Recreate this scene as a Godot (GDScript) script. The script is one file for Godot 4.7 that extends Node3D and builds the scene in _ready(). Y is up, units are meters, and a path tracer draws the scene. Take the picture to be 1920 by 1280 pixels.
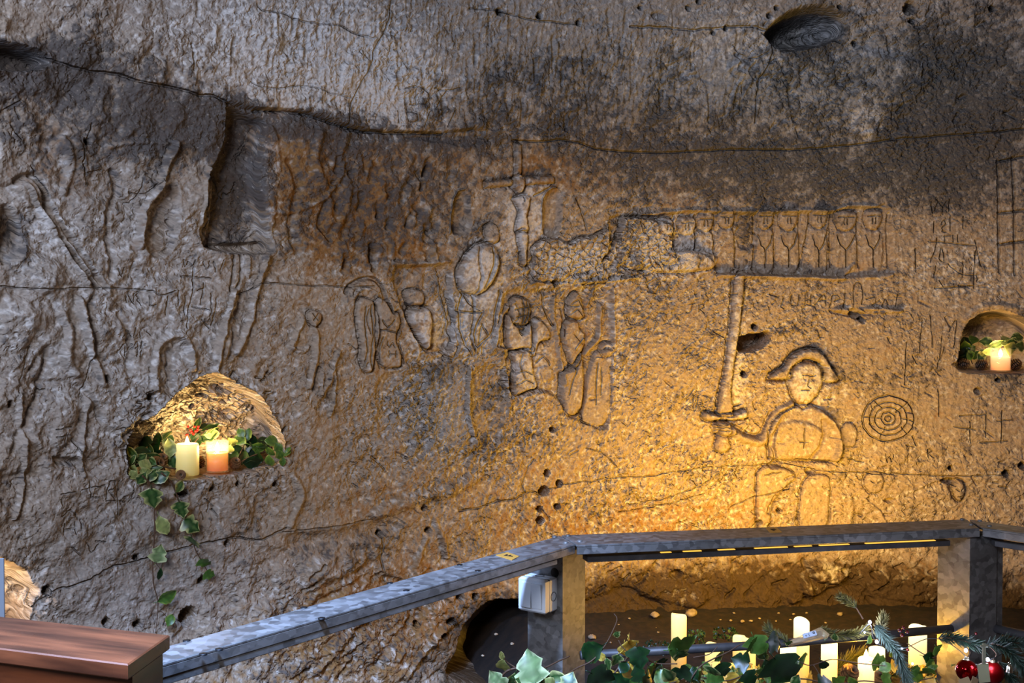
extends Node3D
# A carved chalk cave wall behind a galvanised railing, with candles, ivy and fir on the ledge and in the niches.

const FOCAL := 2116.0
const EYE := Vector3(0, 1.5, 0)
const PITCH := -1.5
const RAIL_Y := 1.066
const LEDGE_Y := 0.67
var cam_basis := Basis(Vector3.RIGHT, deg_to_rad(PITCH))
var taken := {}
var rng := RandomNumberGenerator.new()
var mats := {}


func _ready():
	var cam := Camera3D.new()
	cam.name = "camera"
	cam.fov = rad_to_deg(2.0 * atan(640.0 / FOCAL))
	cam.near = 0.05
	cam.far = 40.0
	cam.position = EYE
	cam.basis = cam_basis
	add_child(cam)
	cam.current = true
	var we := WorldEnvironment.new()
	we.name = "environment"
	var env := Environment.new()
	env.background_mode = Environment.BG_COLOR
	env.background_color = Color(0.02, 0.022, 0.026)
	env.tonemap_mode = Environment.TONE_MAPPER_LINEAR
	env.tonemap_exposure = 1.0
	env.sdfgi_enabled = true
	env.ssao_enabled = true
	env.ssil_enabled = true
	we.environment = env
	add_child(we)
	# unseen cool lamp panels under the roof; the large one is an added fill
	cool_panel(Vector3(-1.3, 1.98, -0.95), Vector3(-0.1, 1.4, -3.0), 0.3, 0.3, 1.5, Color(0.68, 0.8, 1.0), "small cool white flood lamp high on the left above the information board")
	cool_panel(Vector3(-0.5, 2.25, -0.95), Vector3(-0.33, 1.06, -1.5), 0.14, 0.14, 13.0, Color(0.62, 0.76, 1.0), "small cool white spot lamp hanging over the left end of the railing", 31.0)
	cool_panel(Vector3(-0.75, 2.3, 0.45), Vector3(0.6, 1.6, -3.0), 0.7, 0.45, 5.0, Color(0.89, 0.92, 1.0), "large cool white fill lamp added under the roof behind the visitors")
	rng.seed = 77
	make_materials()
	make_wall()
	make_chamber()
	make_ledge()
	make_rails()
	make_wood_rail()
	make_sign()
	make_left_niche()
	make_right_niche()
	make_candles()
	make_garland()


func cool_panel(where: Vector3, towards: Vector3, w: float, h: float, energy: float, tint: Color, label: String, cone := 0.0):
	var o := thing("flood_lamp", label, "lamp", where, 0.0, "")
	o.look_at_from_position(where, towards, Vector3.UP)
	var st := SurfaceTool.new()
	st.begin(Mesh.PRIMITIVE_TRIANGLES)
	box(st, Vector3(0, 0, 0.03), Vector3(w + 0.06, h + 0.06, 0.05), 0.006)
	obj("housing", st, plain("lamp_housing", Color(0.3, 0.3, 0.32), 0.5), o)
	st = SurfaceTool.new()
	st.begin(Mesh.PRIMITIVE_TRIANGLES)
	box(st, Vector3(0, 0, -0.002), Vector3(w, h, 0.008), 0.002)
	var gm := plain("lamp_diffuser", Color(0.8, 0.85, 0.9), 0.4)
	gm.emission_enabled = true
	gm.emission = Color(0.75, 0.85, 1.0)
	gm.emission_energy_multiplier = 0.6
	obj("diffuser", st, gm, o)
	if cone > 0.0:
		var sp := SpotLight3D.new()
		sp.name = "panel_light"
		sp.spot_angle = cone
		sp.spot_angle_attenuation = 0.6
		sp.spot_range = 14.0
		sp.spot_attenuation = 2.0
		sp.light_size = w * 0.5
		sp.light_color = tint
		sp.light_energy = energy
		sp.shadow_enabled = true
		sp.position = Vector3(0, 0, -0.015)
		o.add_child(sp)
		return
	var l := AreaLight3D.new()
	l.name = "panel_light"
	l.area_size = Vector2(w, h)
	l.light_color = tint
	l.light_energy = energy
	l.area_range = 14.0
	l.area_attenuation = 2.0
	l.shadow_enabled = true
	l.position = Vector3(0, 0, -0.015)
	o.add_child(l)


# ---------------------------------------------------------------- helpers
func ray(px: float, py: float) -> Vector3:
	return cam_basis * Vector3((px - 960.0) / FOCAL, (640.0 - py) / FOCAL, -1.0)


func deep(px: float, py: float, d: float) -> Vector3:
	return EYE + ray(px, py) * d


func level(px: float, py: float, y: float) -> Vector3:
	var r := ray(px, py)
	return EYE + r * ((y - EYE.y) / r.y)


func numbered(called: String) -> String:
	if not taken.has(called):
		taken[called] = 0
		return called
	taken[called] += 1
	return "%s_%03d" % [called, taken[called]]


func tag(o: Node, label: String, category := "", group := "", kind := "") -> Node:
	if label: o.set_meta("label", label)
	if category: o.set_meta("category", category)
	if group: o.set_meta("group", group)
	if kind: o.set_meta("kind", kind)
	return o


func thing(called: String, label: String, category: String, where := Vector3.ZERO, turn := 0.0, group := "", kind := "") -> Node3D:
	var o := Node3D.new()
	o.name = numbered(called)
	add_child(o)
	o.position = where
	o.rotation.y = turn
	tag(o, label, category, group, kind)
	return o


func obj(called: String, st, mat: Material, parent: Node = null) -> MeshInstance3D:
	var o := MeshInstance3D.new()
	if st is SurfaceTool:
		st.generate_normals()
		o.mesh = st.commit()
	else:
		o.mesh = st
	o.material_override = mat
	if parent == null:
		o.name = numbered(called)
		add_child(o)
	else:
		o.name = called
		parent.add_child(o, true)
	return o


func begin() -> SurfaceTool:
	var st := SurfaceTool.new()
	st.begin(Mesh.PRIMITIVE_TRIANGLES)
	return st


func plain(key: String, c: Color, rough: float, metal := 0.0) -> StandardMaterial3D:
	if mats.has(key):
		return mats[key]
	var m := StandardMaterial3D.new()
	m.resource_name = key
	m.albedo_color = c
	m.roughness = rough
	m.metallic = metal
	mats[key] = m
	return m


func quad(st: SurfaceTool, a: Vector3, b: Vector3, c: Vector3, d: Vector3, g := -1):
	# a b c d clockwise as seen from the front
	if g >= 0: st.set_smooth_group(g)
	for v in [a, b, c, a, c, d]: st.add_vertex(v)


# a hull from one ring of points to the next, flat shaded between corners unless smooth
func prism(st: SurfaceTool, low: PackedVector3Array, high: PackedVector3Array, bevel := 0.0):
	# low and high are the same polygon at the bottom and the top, counterclockwise seen from above
	st.set_smooth_group(-1)
	var n := low.size()
	var cl := Vector3.ZERO
	var ch := Vector3.ZERO
	for i in n:
		cl += low[i] / n
		ch += high[i] / n
	var up := (ch - cl).normalized()
	var lo2 := low
	var hi2 := high
	var l1 := PackedVector3Array()
	var h1 := PackedVector3Array()
	for i in n:
		l1.append(low[i] + up * bevel)
		h1.append(high[i] - up * bevel)
	if bevel > 0.0:
		lo2 = PackedVector3Array()
		hi2 = PackedVector3Array()
		for i in n:
			var e1 := (low[i] - low[(i + n - 1) % n]).normalized()
			var e2 := (low[(i + 1) % n] - low[i]).normalized()
			var inn := (up.cross(e1) + up.cross(e2)).normalized()
			var k := bevel / maxf(0.3, inn.dot(up.cross(e1)))
			lo2.append(low[i] + inn * k)
			hi2.append(high[i] + inn * k)
	for i in n:
		var j := (i + 1) % n
		quad(st, l1[i], h1[i], h1[j], l1[j])
		if bevel > 0.0:
			quad(st, h1[i], hi2[i], hi2[j], h1[j])
			quad(st, lo2[i], l1[i], l1[j], lo2[j])
		for v in [ch, hi2[j], hi2[i]]: st.add_vertex(v)
		for v in [cl, lo2[i], lo2[j]]: st.add_vertex(v)


func box(st: SurfaceTool, c: Vector3, size: Vector3, bevel := 0.0, basis := Basis.IDENTITY):
	var h := size * 0.5
	var low := PackedVector3Array()
	var high := PackedVector3Array()
	for s in [Vector2(-1, 1), Vector2(1, 1), Vector2(1, -1), Vector2(-1, -1)]:
		low.append(c + basis * Vector3(s.x * h.x, -h.y, s.y * h.z))
		high.append(c + basis * Vector3(s.x * h.x, h.y, s.y * h.z))
	prism(st, low, high, bevel)


func lathe(st: SurfaceTool, prof: PackedVector2Array, seg := 20, base := Transform3D.IDENTITY, wob: Array = []):
	# prof: (radius, height) from the bottom up; wob: per-segment added height, grows towards the top
	st.set_smooth_group(0)
	var n := prof.size()
	var y0 := 1e9
	var y1 := -1e9
	for p in prof:
		y0 = minf(y0, p.y)
		y1 = maxf(y1, p.y)
	for k in seg:
		var a0 := TAU * k / seg
		var a1 := TAU * (k + 1) / seg
		for i in n - 1:
			var q := []
			for t in [[a0, i, k], [a0, i + 1, k], [a1, i + 1, k + 1], [a1, i, k + 1]]:
				var p: Vector2 = prof[t[1]]
				var y: float = p.y
				if wob.size(): y += wob[t[2] % seg] * float(t[1]) / n
				q.append([base * Vector3(cos(t[0]) * p.x, y, -sin(t[0]) * p.x), Vector2(float(t[2]) / seg, 1.0 - (p.y - y0) / maxf(y1 - y0, 1e-6))])
			for t in [0, 1, 2, 0, 2, 3]:
				st.set_uv(q[t][1])
				st.add_vertex(q[t][0])


func tube(st: SurfaceTool, path: PackedVector3Array, radii: PackedFloat32Array, seg := 8, col := Color.WHITE):
	st.set_smooth_group(0)
	var rings := []
	var side := Vector3.UP
	for i in path.size():
		var d := (path[mini(i + 1, path.size() - 1)] - path[maxi(i - 1, 0)]).normalized()
		if absf(d.dot(side)) > 0.95: side = Vector3.RIGHT if absf(d.x) < 0.8 else Vector3.FORWARD
		var u := d.cross(side).normalized()
		var v := u.cross(d).normalized()
		side = v
		var r: float = radii[mini(i, radii.size() - 1)]
		var ring := PackedVector3Array()
		for k in seg:
			var a := TAU * k / seg
			ring.append(path[i] + (u * cos(a) + v * sin(a)) * r)
		rings.append(ring)
	st.set_color(col)
	for i in path.size() - 1:
		for k in seg:
			var k2 := (k + 1) % seg
			for v in [rings[i][k], rings[i][k2], rings[i + 1][k2], rings[i][k], rings[i + 1][k2], rings[i + 1][k]]:
				st.add_vertex(v)
	for e in [0, path.size() - 1]:
		for k in seg:
			var k2 := (k + 1) % seg
			var tri := [path[e], rings[e][k2], rings[e][k]] if e == 0 else [path[e], rings[e][k], rings[e][k2]]
			for v in tri: st.add_vertex(v)


func spline(p: PackedVector3Array, sub := 5) -> PackedVector3Array:
	var out := PackedVector3Array()
	var n := p.size()
	for i in n - 1:
		for k in sub:
			out.append(p[i].cubic_interpolate(p[i + 1], p[maxi(i - 1, 0)], p[mini(i + 2, n - 1)], float(k) / sub))
	out.append(p[n - 1])
	return out


# ---------------------------------------------------------------- the carved wall
# The wall is a bell-shaped round of chalk: radius wall_radius(y) about the axis (CX, CZ). Relief is kept in millimetres on a grid laid along it.
const CX := 0.95
const CZ := -0.55
const R0 := 2.6
const TH0 := -0.965
const Y_TOP := 2.43
const Q := 1
const STEP := 0.00152 * Q
const GW := 2048 / Q
const GH := 1312 / Q
const LOW := 16
var relief := PackedFloat32Array()
var fine := PackedFloat32Array()
var scratch := PackedFloat32Array()
var part_at := PackedByteArray()
var wall_parts := []
var tone := {}
var lw := 0
var lh := 0
var wobble: FastNoiseLite


func wall_radius(y: float) -> float:
	var h := y - EYE.y
	var r := R0
	if h > 0.0: r -= 0.18 * h * h
	if h < -0.6: r -= 0.5 * (h + 0.6) * (h + 0.6)
	return r


func wall_hit(px: float, py: float) -> Vector4:
	# angle, height, distance along the view axis
	var r := ray(px, py)
	var t := 3.0
	for k in 4:
		var rr := wall_radius(EYE.y + r.y * t)
		var a := r.x * r.x + r.z * r.z
		var b := -r.x * CX - r.z * CZ
		var c := CX * CX + CZ * CZ - rr * rr
		t = (-b + sqrt(b * b - a * c)) / a
	return Vector4(atan2(r.x * t - CX, -(r.z * t - CZ)), EYE.y + r.y * t, t, 0.0)


func on_wall(px: float, py: float, proud := 0.0) -> Vector3:
	var w := wall_hit(px, py)
	var r := wall_radius(w.y) - proud
	return Vector3(CX + sin(w.x) * r, w.y, CZ - cos(w.x) * r)


func cell(px: float, py: float) -> Vector3:
	var w := wall_hit(px, py)
	return Vector3((w.x - TH0) * R0 / STEP, (Y_TOP - w.y) / STEP, w.z / FOCAL / STEP)


func spots(s: String) -> PackedVector2Array:
	var out := PackedVector2Array()
	for t in s.split(" ", false):
		var c := t.split(",")
		out.append(Vector2(c[0].to_float(), c[1].to_float()))
	return out


func line_cells(s: String, closed: bool, smooth: bool) -> PackedVector2Array:
	var p := spots(s)
	var n := p.size()
	var out := PackedVector2Array()
	var last := n if closed else n - 1
	for i in last:
		var a := p[i]
		var b := p[(i + 1) % n]
		var sub := 1
		if smooth: sub = clampi(int(a.distance_to(b) / 9.0) + 1, 1, 4)
		for k in sub:
			var q := a.lerp(b, float(k) / sub)
			if smooth and n > 2:
				var before := p[(i + n - 1) % n] if closed or i > 0 else a
				var after := p[(i + 2) % n] if closed or i < n - 2 else b
				q = a.cubic_interpolate(b, before, after, float(k) / sub)
			if smooth: q += Vector2(wobble.get_noise_2d(q.x * 3.0, q.y * 3.0), wobble.get_noise_2d(q.y * 3.0 + 500.0, q.x * 3.0)) * 2.2
			var c := cell(q.x, q.y)
			out.append(Vector2(c.x, c.y))
	if not closed:
		var c := cell(p[n - 1].x, p[n - 1].y)
		out.append(Vector2(c.x, c.y))
	return out


# Deepens a part evenly from one height to another, as the back of a niche leans.
func deepen(part: int, mm: float, px: float, py0: float, py1: float):
	var a := cell(px, py0).y
	var b := cell(px, py1).y
	for at in GW * GH:
		if part_at[at] == part:
			relief[at] -= mm * clampf((at / GW - a) / (b - a), 0.0, 1.0)


func new_part(called: String, label := "", inside := 0) -> int:
	wall_parts.append([called, label, inside])
	return wall_parts.size()


# Raises (or with a negative height sinks) a closed outline by h millimetres over an edge of so many photo pixels; moat sinks a channel round it; dome swells its middle.
func carve(s: String, h: float, edge := 4.0, part := 0, moat := 0.0, dome := 0.0, moat_w := 5.0, smooth := true):
	if absf(h) < 20.0: h *= 1.4
	moat *= 1.9
	var p := line_cells(s, true, smooth)
	var first := spots(s)[0]
	var k := cell(first.x, first.y).z
	var e := maxf(edge * k, 0.6)
	var mw := moat_w * k
	var n := p.size()
	var ax := PackedFloat32Array(); var ay := PackedFloat32Array(); var dx := PackedFloat32Array(); var dy := PackedFloat32Array(); var il := PackedFloat32Array()
	var lo := p[0]
	var hi := p[0]
	for i in n:
		var a := p[i]
		var d := p[(i + 1) % n] - a
		ax.append(a.x); ay.append(a.y); dx.append(d.x); dy.append(d.y); il.append(1.0 / maxf(d.length_squared(), 1e-6))
		lo = lo.min(a)
		hi = hi.max(a)
	var half := maxf(minf(hi.x - lo.x, hi.y - lo.y) * 0.5, 1.0)
	var pad := mw if moat != 0.0 else 1.0
	for j in range(maxi(int(lo.y - pad), 0), mini(int(hi.y + pad) + 2, GH)):
		for i in range(maxi(int(lo.x - pad), 0), mini(int(hi.x + pad) + 2, GW)):
			var inside := false
			var best := 1e9
			for m in n:
				var x := i - ax[m]
				var y := j - ay[m]
				var ex := dx[m]
				var ey := dy[m]
				if (y >= 0.0) != (y >= ey):
					if x < ex * y / ey: inside = not inside
				var t := clampf((x * ex + y * ey) * il[m], 0.0, 1.0)
				x -= ex * t
				y -= ey * t
				var dd := x * x + y * y
				if dd < best: best = dd
			var d := sqrt(best)
			var at := j * GW + i
			if inside:
				var f := minf(d / e, 1.0)
				f = f * (2.0 - f)
				relief[at] += h * f
				if dome != 0.0:
					var g := minf(d / half, 1.0)
					relief[at] += dome * g * (2.0 - g)
				if part: part_at[at] = part
			elif moat != 0.0 and d < mw:
				relief[at] -= moat * (1.0 - d / mw)
				if d < mw * 0.6: fine[at] -= moat * 0.6 * (1.0 - d / (mw * 0.6))


# A rounded groove (negative) or ridge (positive) of w photo pixels along a line.
func groove(s: String, w: float, h: float, part := 0, smooth := true):
	h *= 1.35
	var p := line_cells(s, false, smooth)
	var first := spots(s)[0]
	var r := maxf(w * 0.5 * cell(first.x, first.y).z, 0.75)
	var touched := PackedInt32Array()
	for m in p.size() - 1:
		var a := p[m]
		var b := p[m + 1]
		var d := b - a
		var il := 1.0 / maxf(d.length_squared(), 1e-6)
		for j in range(maxi(int(minf(a.y, b.y) - r), 0), mini(int(maxf(a.y, b.y) + r) + 2, GH)):
			for i in range(maxi(int(minf(a.x, b.x) - r), 0), mini(int(maxf(a.x, b.x) + r) + 2, GW)):
				var x := i - a.x
				var y := j - a.y
				var t := clampf((x * d.x + y * d.y) * il, 0.0, 1.0)
				x -= d.x * t
				y -= d.y * t
				var q := (x * x + y * y) / (r * r)
				if q < 1.0:
					var v := 1.0 - q
					var at := j * GW + i
					if scratch[at] == 0.0: touched.append(at)
					if v > scratch[at]: scratch[at] = v
	var thin := r < 2.0
	for at in touched:
		var v := scratch[at] * h
		if thin: fine[at] += v * 1.7
		else:
			relief[at] += v
			if h < 0.0 and r < 4.0: fine[at] += v * 0.5
		if part and scratch[at] > 0.15: part_at[at] = part
		scratch[at] = 0.0


func hole(px: float, py: float, rx: float, ry: float, depth: float, lean := 0.0, part := 0):
	var c := cell(px, py)
	var ax := rx * c.z
	var ay := ry * c.z
	var m := maxf(ax, ay) * 1.5 + 1.0
	for j in range(maxi(int(c.y - m), 0), mini(int(c.y + m) + 2, GH)):
		for i in range(maxi(int(c.x - m), 0), mini(int(c.x + m) + 2, GW)):
			var x := (i - c.x)
			var y := (j - c.y)
			var xx := (x * cos(lean) + y * sin(lean)) / ax
			var yy := (-x * sin(lean) + y * cos(lean)) / ay
			var q := sqrt(xx * xx + yy * yy) * (1.0 + 0.25 * wobble.get_noise_2d(i * 6.0, j * 6.0))
			if q < 1.25:
				var at := j * GW + i
				relief[at] -= depth * (1.0 - smoothstep(0.8, 1.15, q))
				if part and q < 1.0: part_at[at] = part


# Rock above the line stands proud of the rock below it by h millimetres, fading upwards over so many cells.
func overhang(s: String, h: float, fade: float, below := 0.0):
	var p := line_cells(s, false, true)
	for m in p.size() - 1:
		var a := p[m]
		var b := p[m + 1]
		for i in range(maxi(int(ceil(a.x)), 0), mini(int(ceil(b.x)), GW)):
			var y := lerpf(a.y, b.y, (i - a.x) / maxf(b.x - a.x, 0.01))
			for j in range(maxi(int(y - fade), 0), mini(int(y), GH - 1)):
				var f := (j - y + fade) / fade
				relief[j * GW + i] += h * f * f * smoothstep(-1.0, 4.0, y - j) * (0.75 + 0.8 * wobble.get_noise_2d(i * 0.6, 7.0))
			for j in range(maxi(int(y), 0), mini(int(y + below), GH)):
				relief[j * GW + i] -= h * 0.5 * (1.0 - (j - y) / below)


# Soft spots on low maps that steer relief and colour.
func blob(map: String, px: float, py: float, rx: float, ry: float, v: float):
	if not tone.has(map):
		var z := PackedFloat32Array()
		z.resize(lw * lh)
		tone[map] = z
	var m: PackedFloat32Array = tone[map]
	var c := cell(px, py)
	var ax := rx * c.z * Q / LOW
	var ay := ry * c.z * Q / LOW
	var x0 := c.x * Q / LOW
	var y0 := c.y * Q / LOW
	for j in range(maxi(int(y0 - ay * 1.6), 0), mini(int(y0 + ay * 1.6) + 2, lh)):
		for i in range(maxi(int(x0 - ax * 1.6), 0), mini(int(x0 + ax * 1.6) + 2, lw)):
			var q := Vector2((i - x0) / ax, (j - y0) / ay).length()
			m[j * lw + i] += v * (1.0 - smoothstep(0.35, 1.6, q))
	tone[map] = m


func full_map(map: String, base: float) -> PackedFloat32Array:
	var m: PackedFloat32Array = tone[map] if tone.has(map) else PackedFloat32Array()
	if m.is_empty(): m.resize(lw * lh)
	for i in m.size(): m[i] += base
	var im := Image.create_from_data(lw, lh, false, Image.FORMAT_RF, m.to_byte_array())
	im.resize(GW, GH, Image.INTERPOLATE_CUBIC)
	return im.get_data().to_float32_array()


func noise_map(seed_: int, size_mm: float, octaves := 4, kind := FastNoiseLite.TYPE_SIMPLEX_SMOOTH, warp := 0.0, ridged := false, squeeze := 1, cell_return := -1) -> PackedByteArray:
	var n := FastNoiseLite.new()
	n.seed = seed_
	n.noise_type = kind
	n.frequency = STEP * 1000.0 / size_mm
	n.fractal_type = FastNoiseLite.FRACTAL_RIDGED if ridged else (FastNoiseLite.FRACTAL_FBM if octaves > 1 else FastNoiseLite.FRACTAL_NONE)
	n.fractal_octaves = octaves
	if cell_return >= 0: n.cellular_return_type = cell_return
	if warp > 0.0:
		n.domain_warp_enabled = true
		n.domain_warp_amplitude = warp / (STEP * 1000.0)
		n.domain_warp_frequency = n.frequency * 0.8
		n.domain_warp_fractal_octaves = 2
	var im := n.get_image(GW, GH / squeeze, false, false, true)
	if squeeze > 1: im.resize(GW, GH, Image.INTERPOLATE_CUBIC)
	im.convert(Image.FORMAT_L8)
	return im.get_data()


func make_wall():
	lw = 2048 / LOW
	lh = 1312 / LOW
	relief.resize(GW * GH)
	fine.resize(GW * GH)
	scratch.resize(GW * GH)
	part_at.resize(GW * GH)
	wobble = FastNoiseLite.new()
	wobble.seed = 5
	wobble.frequency = 0.03
	carve_rock()
	carve_figures()
	scratch_letters()
	paint_tones()
	finish_wall()


func finish_wall():
	var big := noise_map(11, 420.0, 3)
	var mid := noise_map(12, 95.0, 4, FastNoiseLite.TYPE_SIMPLEX_SMOOTH, 40.0)
	var worm := noise_map(13, 24.0, 2, FastNoiseLite.TYPE_SIMPLEX_SMOOTH, 16.0, true)
	var grain := noise_map(14, 7.0, 3)
	var streaks := noise_map(15, 13.0, 3, FastNoiseLite.TYPE_SIMPLEX_SMOOTH, 0.0, false, 5)
	var pits := noise_map(16, 30.0, 1, FastNoiseLite.TYPE_CELLULAR, 12.0, false, 1, FastNoiseLite.RETURN_DISTANCE)
	var patch := noise_map(17, 160.0, 5, FastNoiseLite.TYPE_SIMPLEX_SMOOTH, 60.0)
	var speck := noise_map(19, 15.0, 4, FastNoiseLite.TYPE_SIMPLEX_SMOOTH, 8.0)
	var vein := noise_map(20, 26.0, 3, FastNoiseLite.TYPE_SIMPLEX_SMOOTH, 18.0, true)
	var plates := noise_map(21, 21.0, 1, FastNoiseLite.TYPE_CELLULAR, 9.0, false, 1, FastNoiseLite.RETURN_DISTANCE2_SUB)
	var mottle := noise_map(18, 34.0, 5, FastNoiseLite.TYPE_SIMPLEX_SMOOTH, 16.0)
	var lump := full_map("lump", 0.45)
	var crack := full_map("crackle", 0.42)
	var stripe := full_map("streak", 0.04)
	var soot_and_shade := full_map("soot_and_shade", 0.25)
	var rust := full_map("rust", 0.19)
	var pale := full_map("pale", 0.25)
	var soil := full_map("soil", 0.0)
	var smooth_parts := [false]
	for q in wall_parts: smooth_parts.append(q[0].begins_with("carved") or q[0] in ["hat", "head", "arm", "leg", "sword"])
	var plated := [false]
	for q in wall_parts: plated.append(q[0] in ["crackled_sheet", "shelf_niche"])
	var grey := full_map("grey", 0.0)
	var rgb := PackedByteArray()
	rgb.resize(GW * GH * 3)
	var to_byte := PackedByteArray()
	to_byte.resize(4097)
	for i in 4097:
		to_byte[i] = int(clampf(pow(i / 4096.0, 1.0 / 2.2) * 255.0 + 0.5, 0, 255))
	for at in GW * GH:
		var a := big[at] / 255.0 - 0.5
		var b := mid[at] / 255.0 - 0.5
		var w := worm[at] / 255.0
		var g := grain[at] / 255.0 - 0.5
		var s := streaks[at] / 255.0 - 0.5
		var pt := pits[at] / 255.0
		var pa := patch[at] / 255.0
		var mo := mottle[at] / 255.0
		var lu := lump[at]
		var ck := crack[at]
		var sk := stripe[at]
		if smooth_parts[part_at[at]]: ck *= 0.35
		else: ck *= clampf(0.15 + pa * 1.7, 0.15, 1.6)
		var sp := (speck[at] / 255.0 - 0.5) * 1.25
		mo -= 0.5
		pa -= 0.5
		# relief in millimetres
		relief[at] += a * 34.0 * lu + b * 30.0 * lu + s * 9.0 * sk + mo * 15.0 * ck + sp * 3.0 * ck
		var cut := maxf(w - 0.76, 0.0) * 4.2
		var pit := maxf(0.2 - pt, 0.0) * 5.0
		fine[at] += -cut * 6.5 * ck + g * (1.2 + 1.2 * ck) - pit * 3.5 * ck + s * 3.5 * sk + sp * 3.0 * ck
		if plated[part_at[at]]: fine[at] -= maxf(0.16 - plates[at] / 255.0, 0.0) * 50.0
		# what the stone is coloured by: tan chalk, pale chalk, rust, soot and painted shade
		var ve := clampf((vein[at] / 255.0 - 0.8) * 5.0, 0.0, 1.0) * (0.25 + ck)
		var so := clampf((soot_and_shade[at] + pa * 0.6 + mo * 0.9 + sp * 0.7 - 0.44) * 2.3, 0.0, 0.9)
		var ru := clampf((rust[at] - pa * 0.5 + mo * 0.7 - sp * 0.5 - 0.42) * 2.2, 0.0, 1.0)
		var pl := clampf((pale[at] - mo * 1.0 + sp * (0.35 + 0.9 * ck) + s * 0.6 * sk - 0.40) * 2.2, 0.0, 1.0)
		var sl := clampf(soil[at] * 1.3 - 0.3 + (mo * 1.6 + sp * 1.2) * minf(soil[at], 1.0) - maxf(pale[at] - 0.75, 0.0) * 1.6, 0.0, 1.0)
		var v := 0.88 + g * 0.34 + mo * 0.34 + sp * 0.3 + s * 0.3 * sk
		var r := 0.40 * v
		var gg := 0.295 * v
		var bb := 0.20 * v
		r += (0.68 * v - r) * pl
		gg += (0.59 * v - gg) * pl
		bb += (0.50 * v - bb) * pl
		r += (0.31 * v - r) * ru
		gg += (0.155 * v - gg) * ru
		bb += (0.050 * v - bb) * ru
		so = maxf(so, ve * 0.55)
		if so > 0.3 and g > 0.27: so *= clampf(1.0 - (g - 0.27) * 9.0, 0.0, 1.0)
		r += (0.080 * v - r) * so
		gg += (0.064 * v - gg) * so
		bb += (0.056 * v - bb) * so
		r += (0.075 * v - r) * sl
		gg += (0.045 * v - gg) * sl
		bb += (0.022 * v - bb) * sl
		var gy := clampf(grey[at], 0.0, 1.0)
		var lum := r * 0.3 + gg * 0.6 + bb * 0.1
		r += (lum * 1.02 - r) * gy
		gg += (lum - gg) * gy
		bb += (lum * 0.97 - bb) * gy
		rgb[at * 3] = to_byte[int(clampf(r, 0.0, 1.0) * 4096.0)]
		rgb[at * 3 + 1] = to_byte[int(clampf(gg, 0.0, 1.0) * 4096.0)]
		rgb[at * 3 + 2] = to_byte[int(clampf(bb, 0.0, 1.0) * 4096.0)]
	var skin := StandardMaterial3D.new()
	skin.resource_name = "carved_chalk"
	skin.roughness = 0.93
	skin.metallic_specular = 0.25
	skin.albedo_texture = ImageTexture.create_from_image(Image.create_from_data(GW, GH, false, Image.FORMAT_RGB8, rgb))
	# fine relief, 20 mm from black to white
	for at in GW * GH:
		fine[at] = clampf(0.65 + fine[at] / 20.0, 0.0, 1.0)
	var low_h := Image.create_from_data(GW, GH, false, Image.FORMAT_RF, fine.to_byte_array())
	skin.heightmap_enabled = true
	skin.heightmap_texture = ImageTexture.create_from_image(low_h)
	skin.heightmap_scale = 2.0
	mats["chalk"] = skin
	# towards its edges the carved face runs out into the plain wall beside and above it
	for j in GH:
		var fy := minf(j / 36.0, 1.0)
		for i in GW:
			if i == 60 and fy >= 1.0: continue
			if fy < 1.0 or i < 60 or i > GW - 61:
				var f := minf(fy, minf(i / 60.0, (GW - 1 - i) / 60.0))
				f = clampf(f, 0.0, 1.0)
				relief[j * GW + i] *= f * f * (3.0 - 2.0 * f)
	# the grid of the surface: every second cell
	var nx := GW / 2
	var ny := GH / 2
	var spot := PackedVector3Array(); var up := PackedVector3Array(); var uv := PackedVector2Array()
	spot.resize(nx * ny); up.resize(nx * ny); uv.resize(nx * ny)
	var sn := PackedFloat32Array(); var cs := PackedFloat32Array()
	for i in nx:
		var th := TH0 + i * 2.0 * STEP / R0
		sn.append(sin(th)); cs.append(cos(th))
	var span := 4.0 * STEP * 1000.0
	for j in ny:
		var y := Y_TOP - j * 2.0 * STEP
		var rr := wall_radius(y)
		var dr := (wall_radius(y + 0.01) - wall_radius(y - 0.01)) / 0.02
		for i in nx:
			var at := j * 2 * GW + i * 2
			var hx := (relief[mini(at + 2, GW * GH - 1)] - relief[maxi(at - 2, 0)]) / span
			var hy := (relief[maxi(at - 2 * GW, 0)] - relief[mini(at + 2 * GW, GW * GH - 1)]) / span - dr
			var r := rr - relief[at] * 0.001
			var n := j * nx + i
			spot[n] = Vector3(CX + sn[i] * r, y, CZ - cs[i] * r)
			up[n] = Vector3(-sn[i] - hx * cs[i], -hy, cs[i] - hx * sn[i]).normalized()
			var slip := maxf(-relief[at] - 18.0, 0.0) * 0.001 / STEP
			uv[n] = Vector2((i * 2 + 0.5 + slip * 0.8) / GW, (j * 2 + 0.5 + slip * 0.8) / GH)
	# one mesh for the bare rock and one for every carved part
	var lists := []
	var lo := []
	var hi := []
	for k in wall_parts.size() + 1:
		lists.append(PackedInt32Array())
		lo.append(Vector2i(nx, ny))
		hi.append(Vector2i(0, 0))
	var whole := PackedInt32Array()
	whole.resize((nx - 1) * (ny - 1) * 6)
	var w := 0
	for j in ny - 1:
		for i in nx - 1:
			var id := part_at[(j * 2 + 1) * GW + i * 2 + 1]
			var n := j * nx + i
			if id == 0:
				whole[w] = n; whole[w + 1] = n + 1; whole[w + 2] = n + nx + 1
				whole[w + 3] = n; whole[w + 4] = n + nx + 1; whole[w + 5] = n + nx
				w += 6
			else:
				lists[id].append(n)
				lo[id] = lo[id].min(Vector2i(i, j))
				hi[id] = hi[id].max(Vector2i(i + 1, j + 1))
	whole.resize(w)
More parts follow.
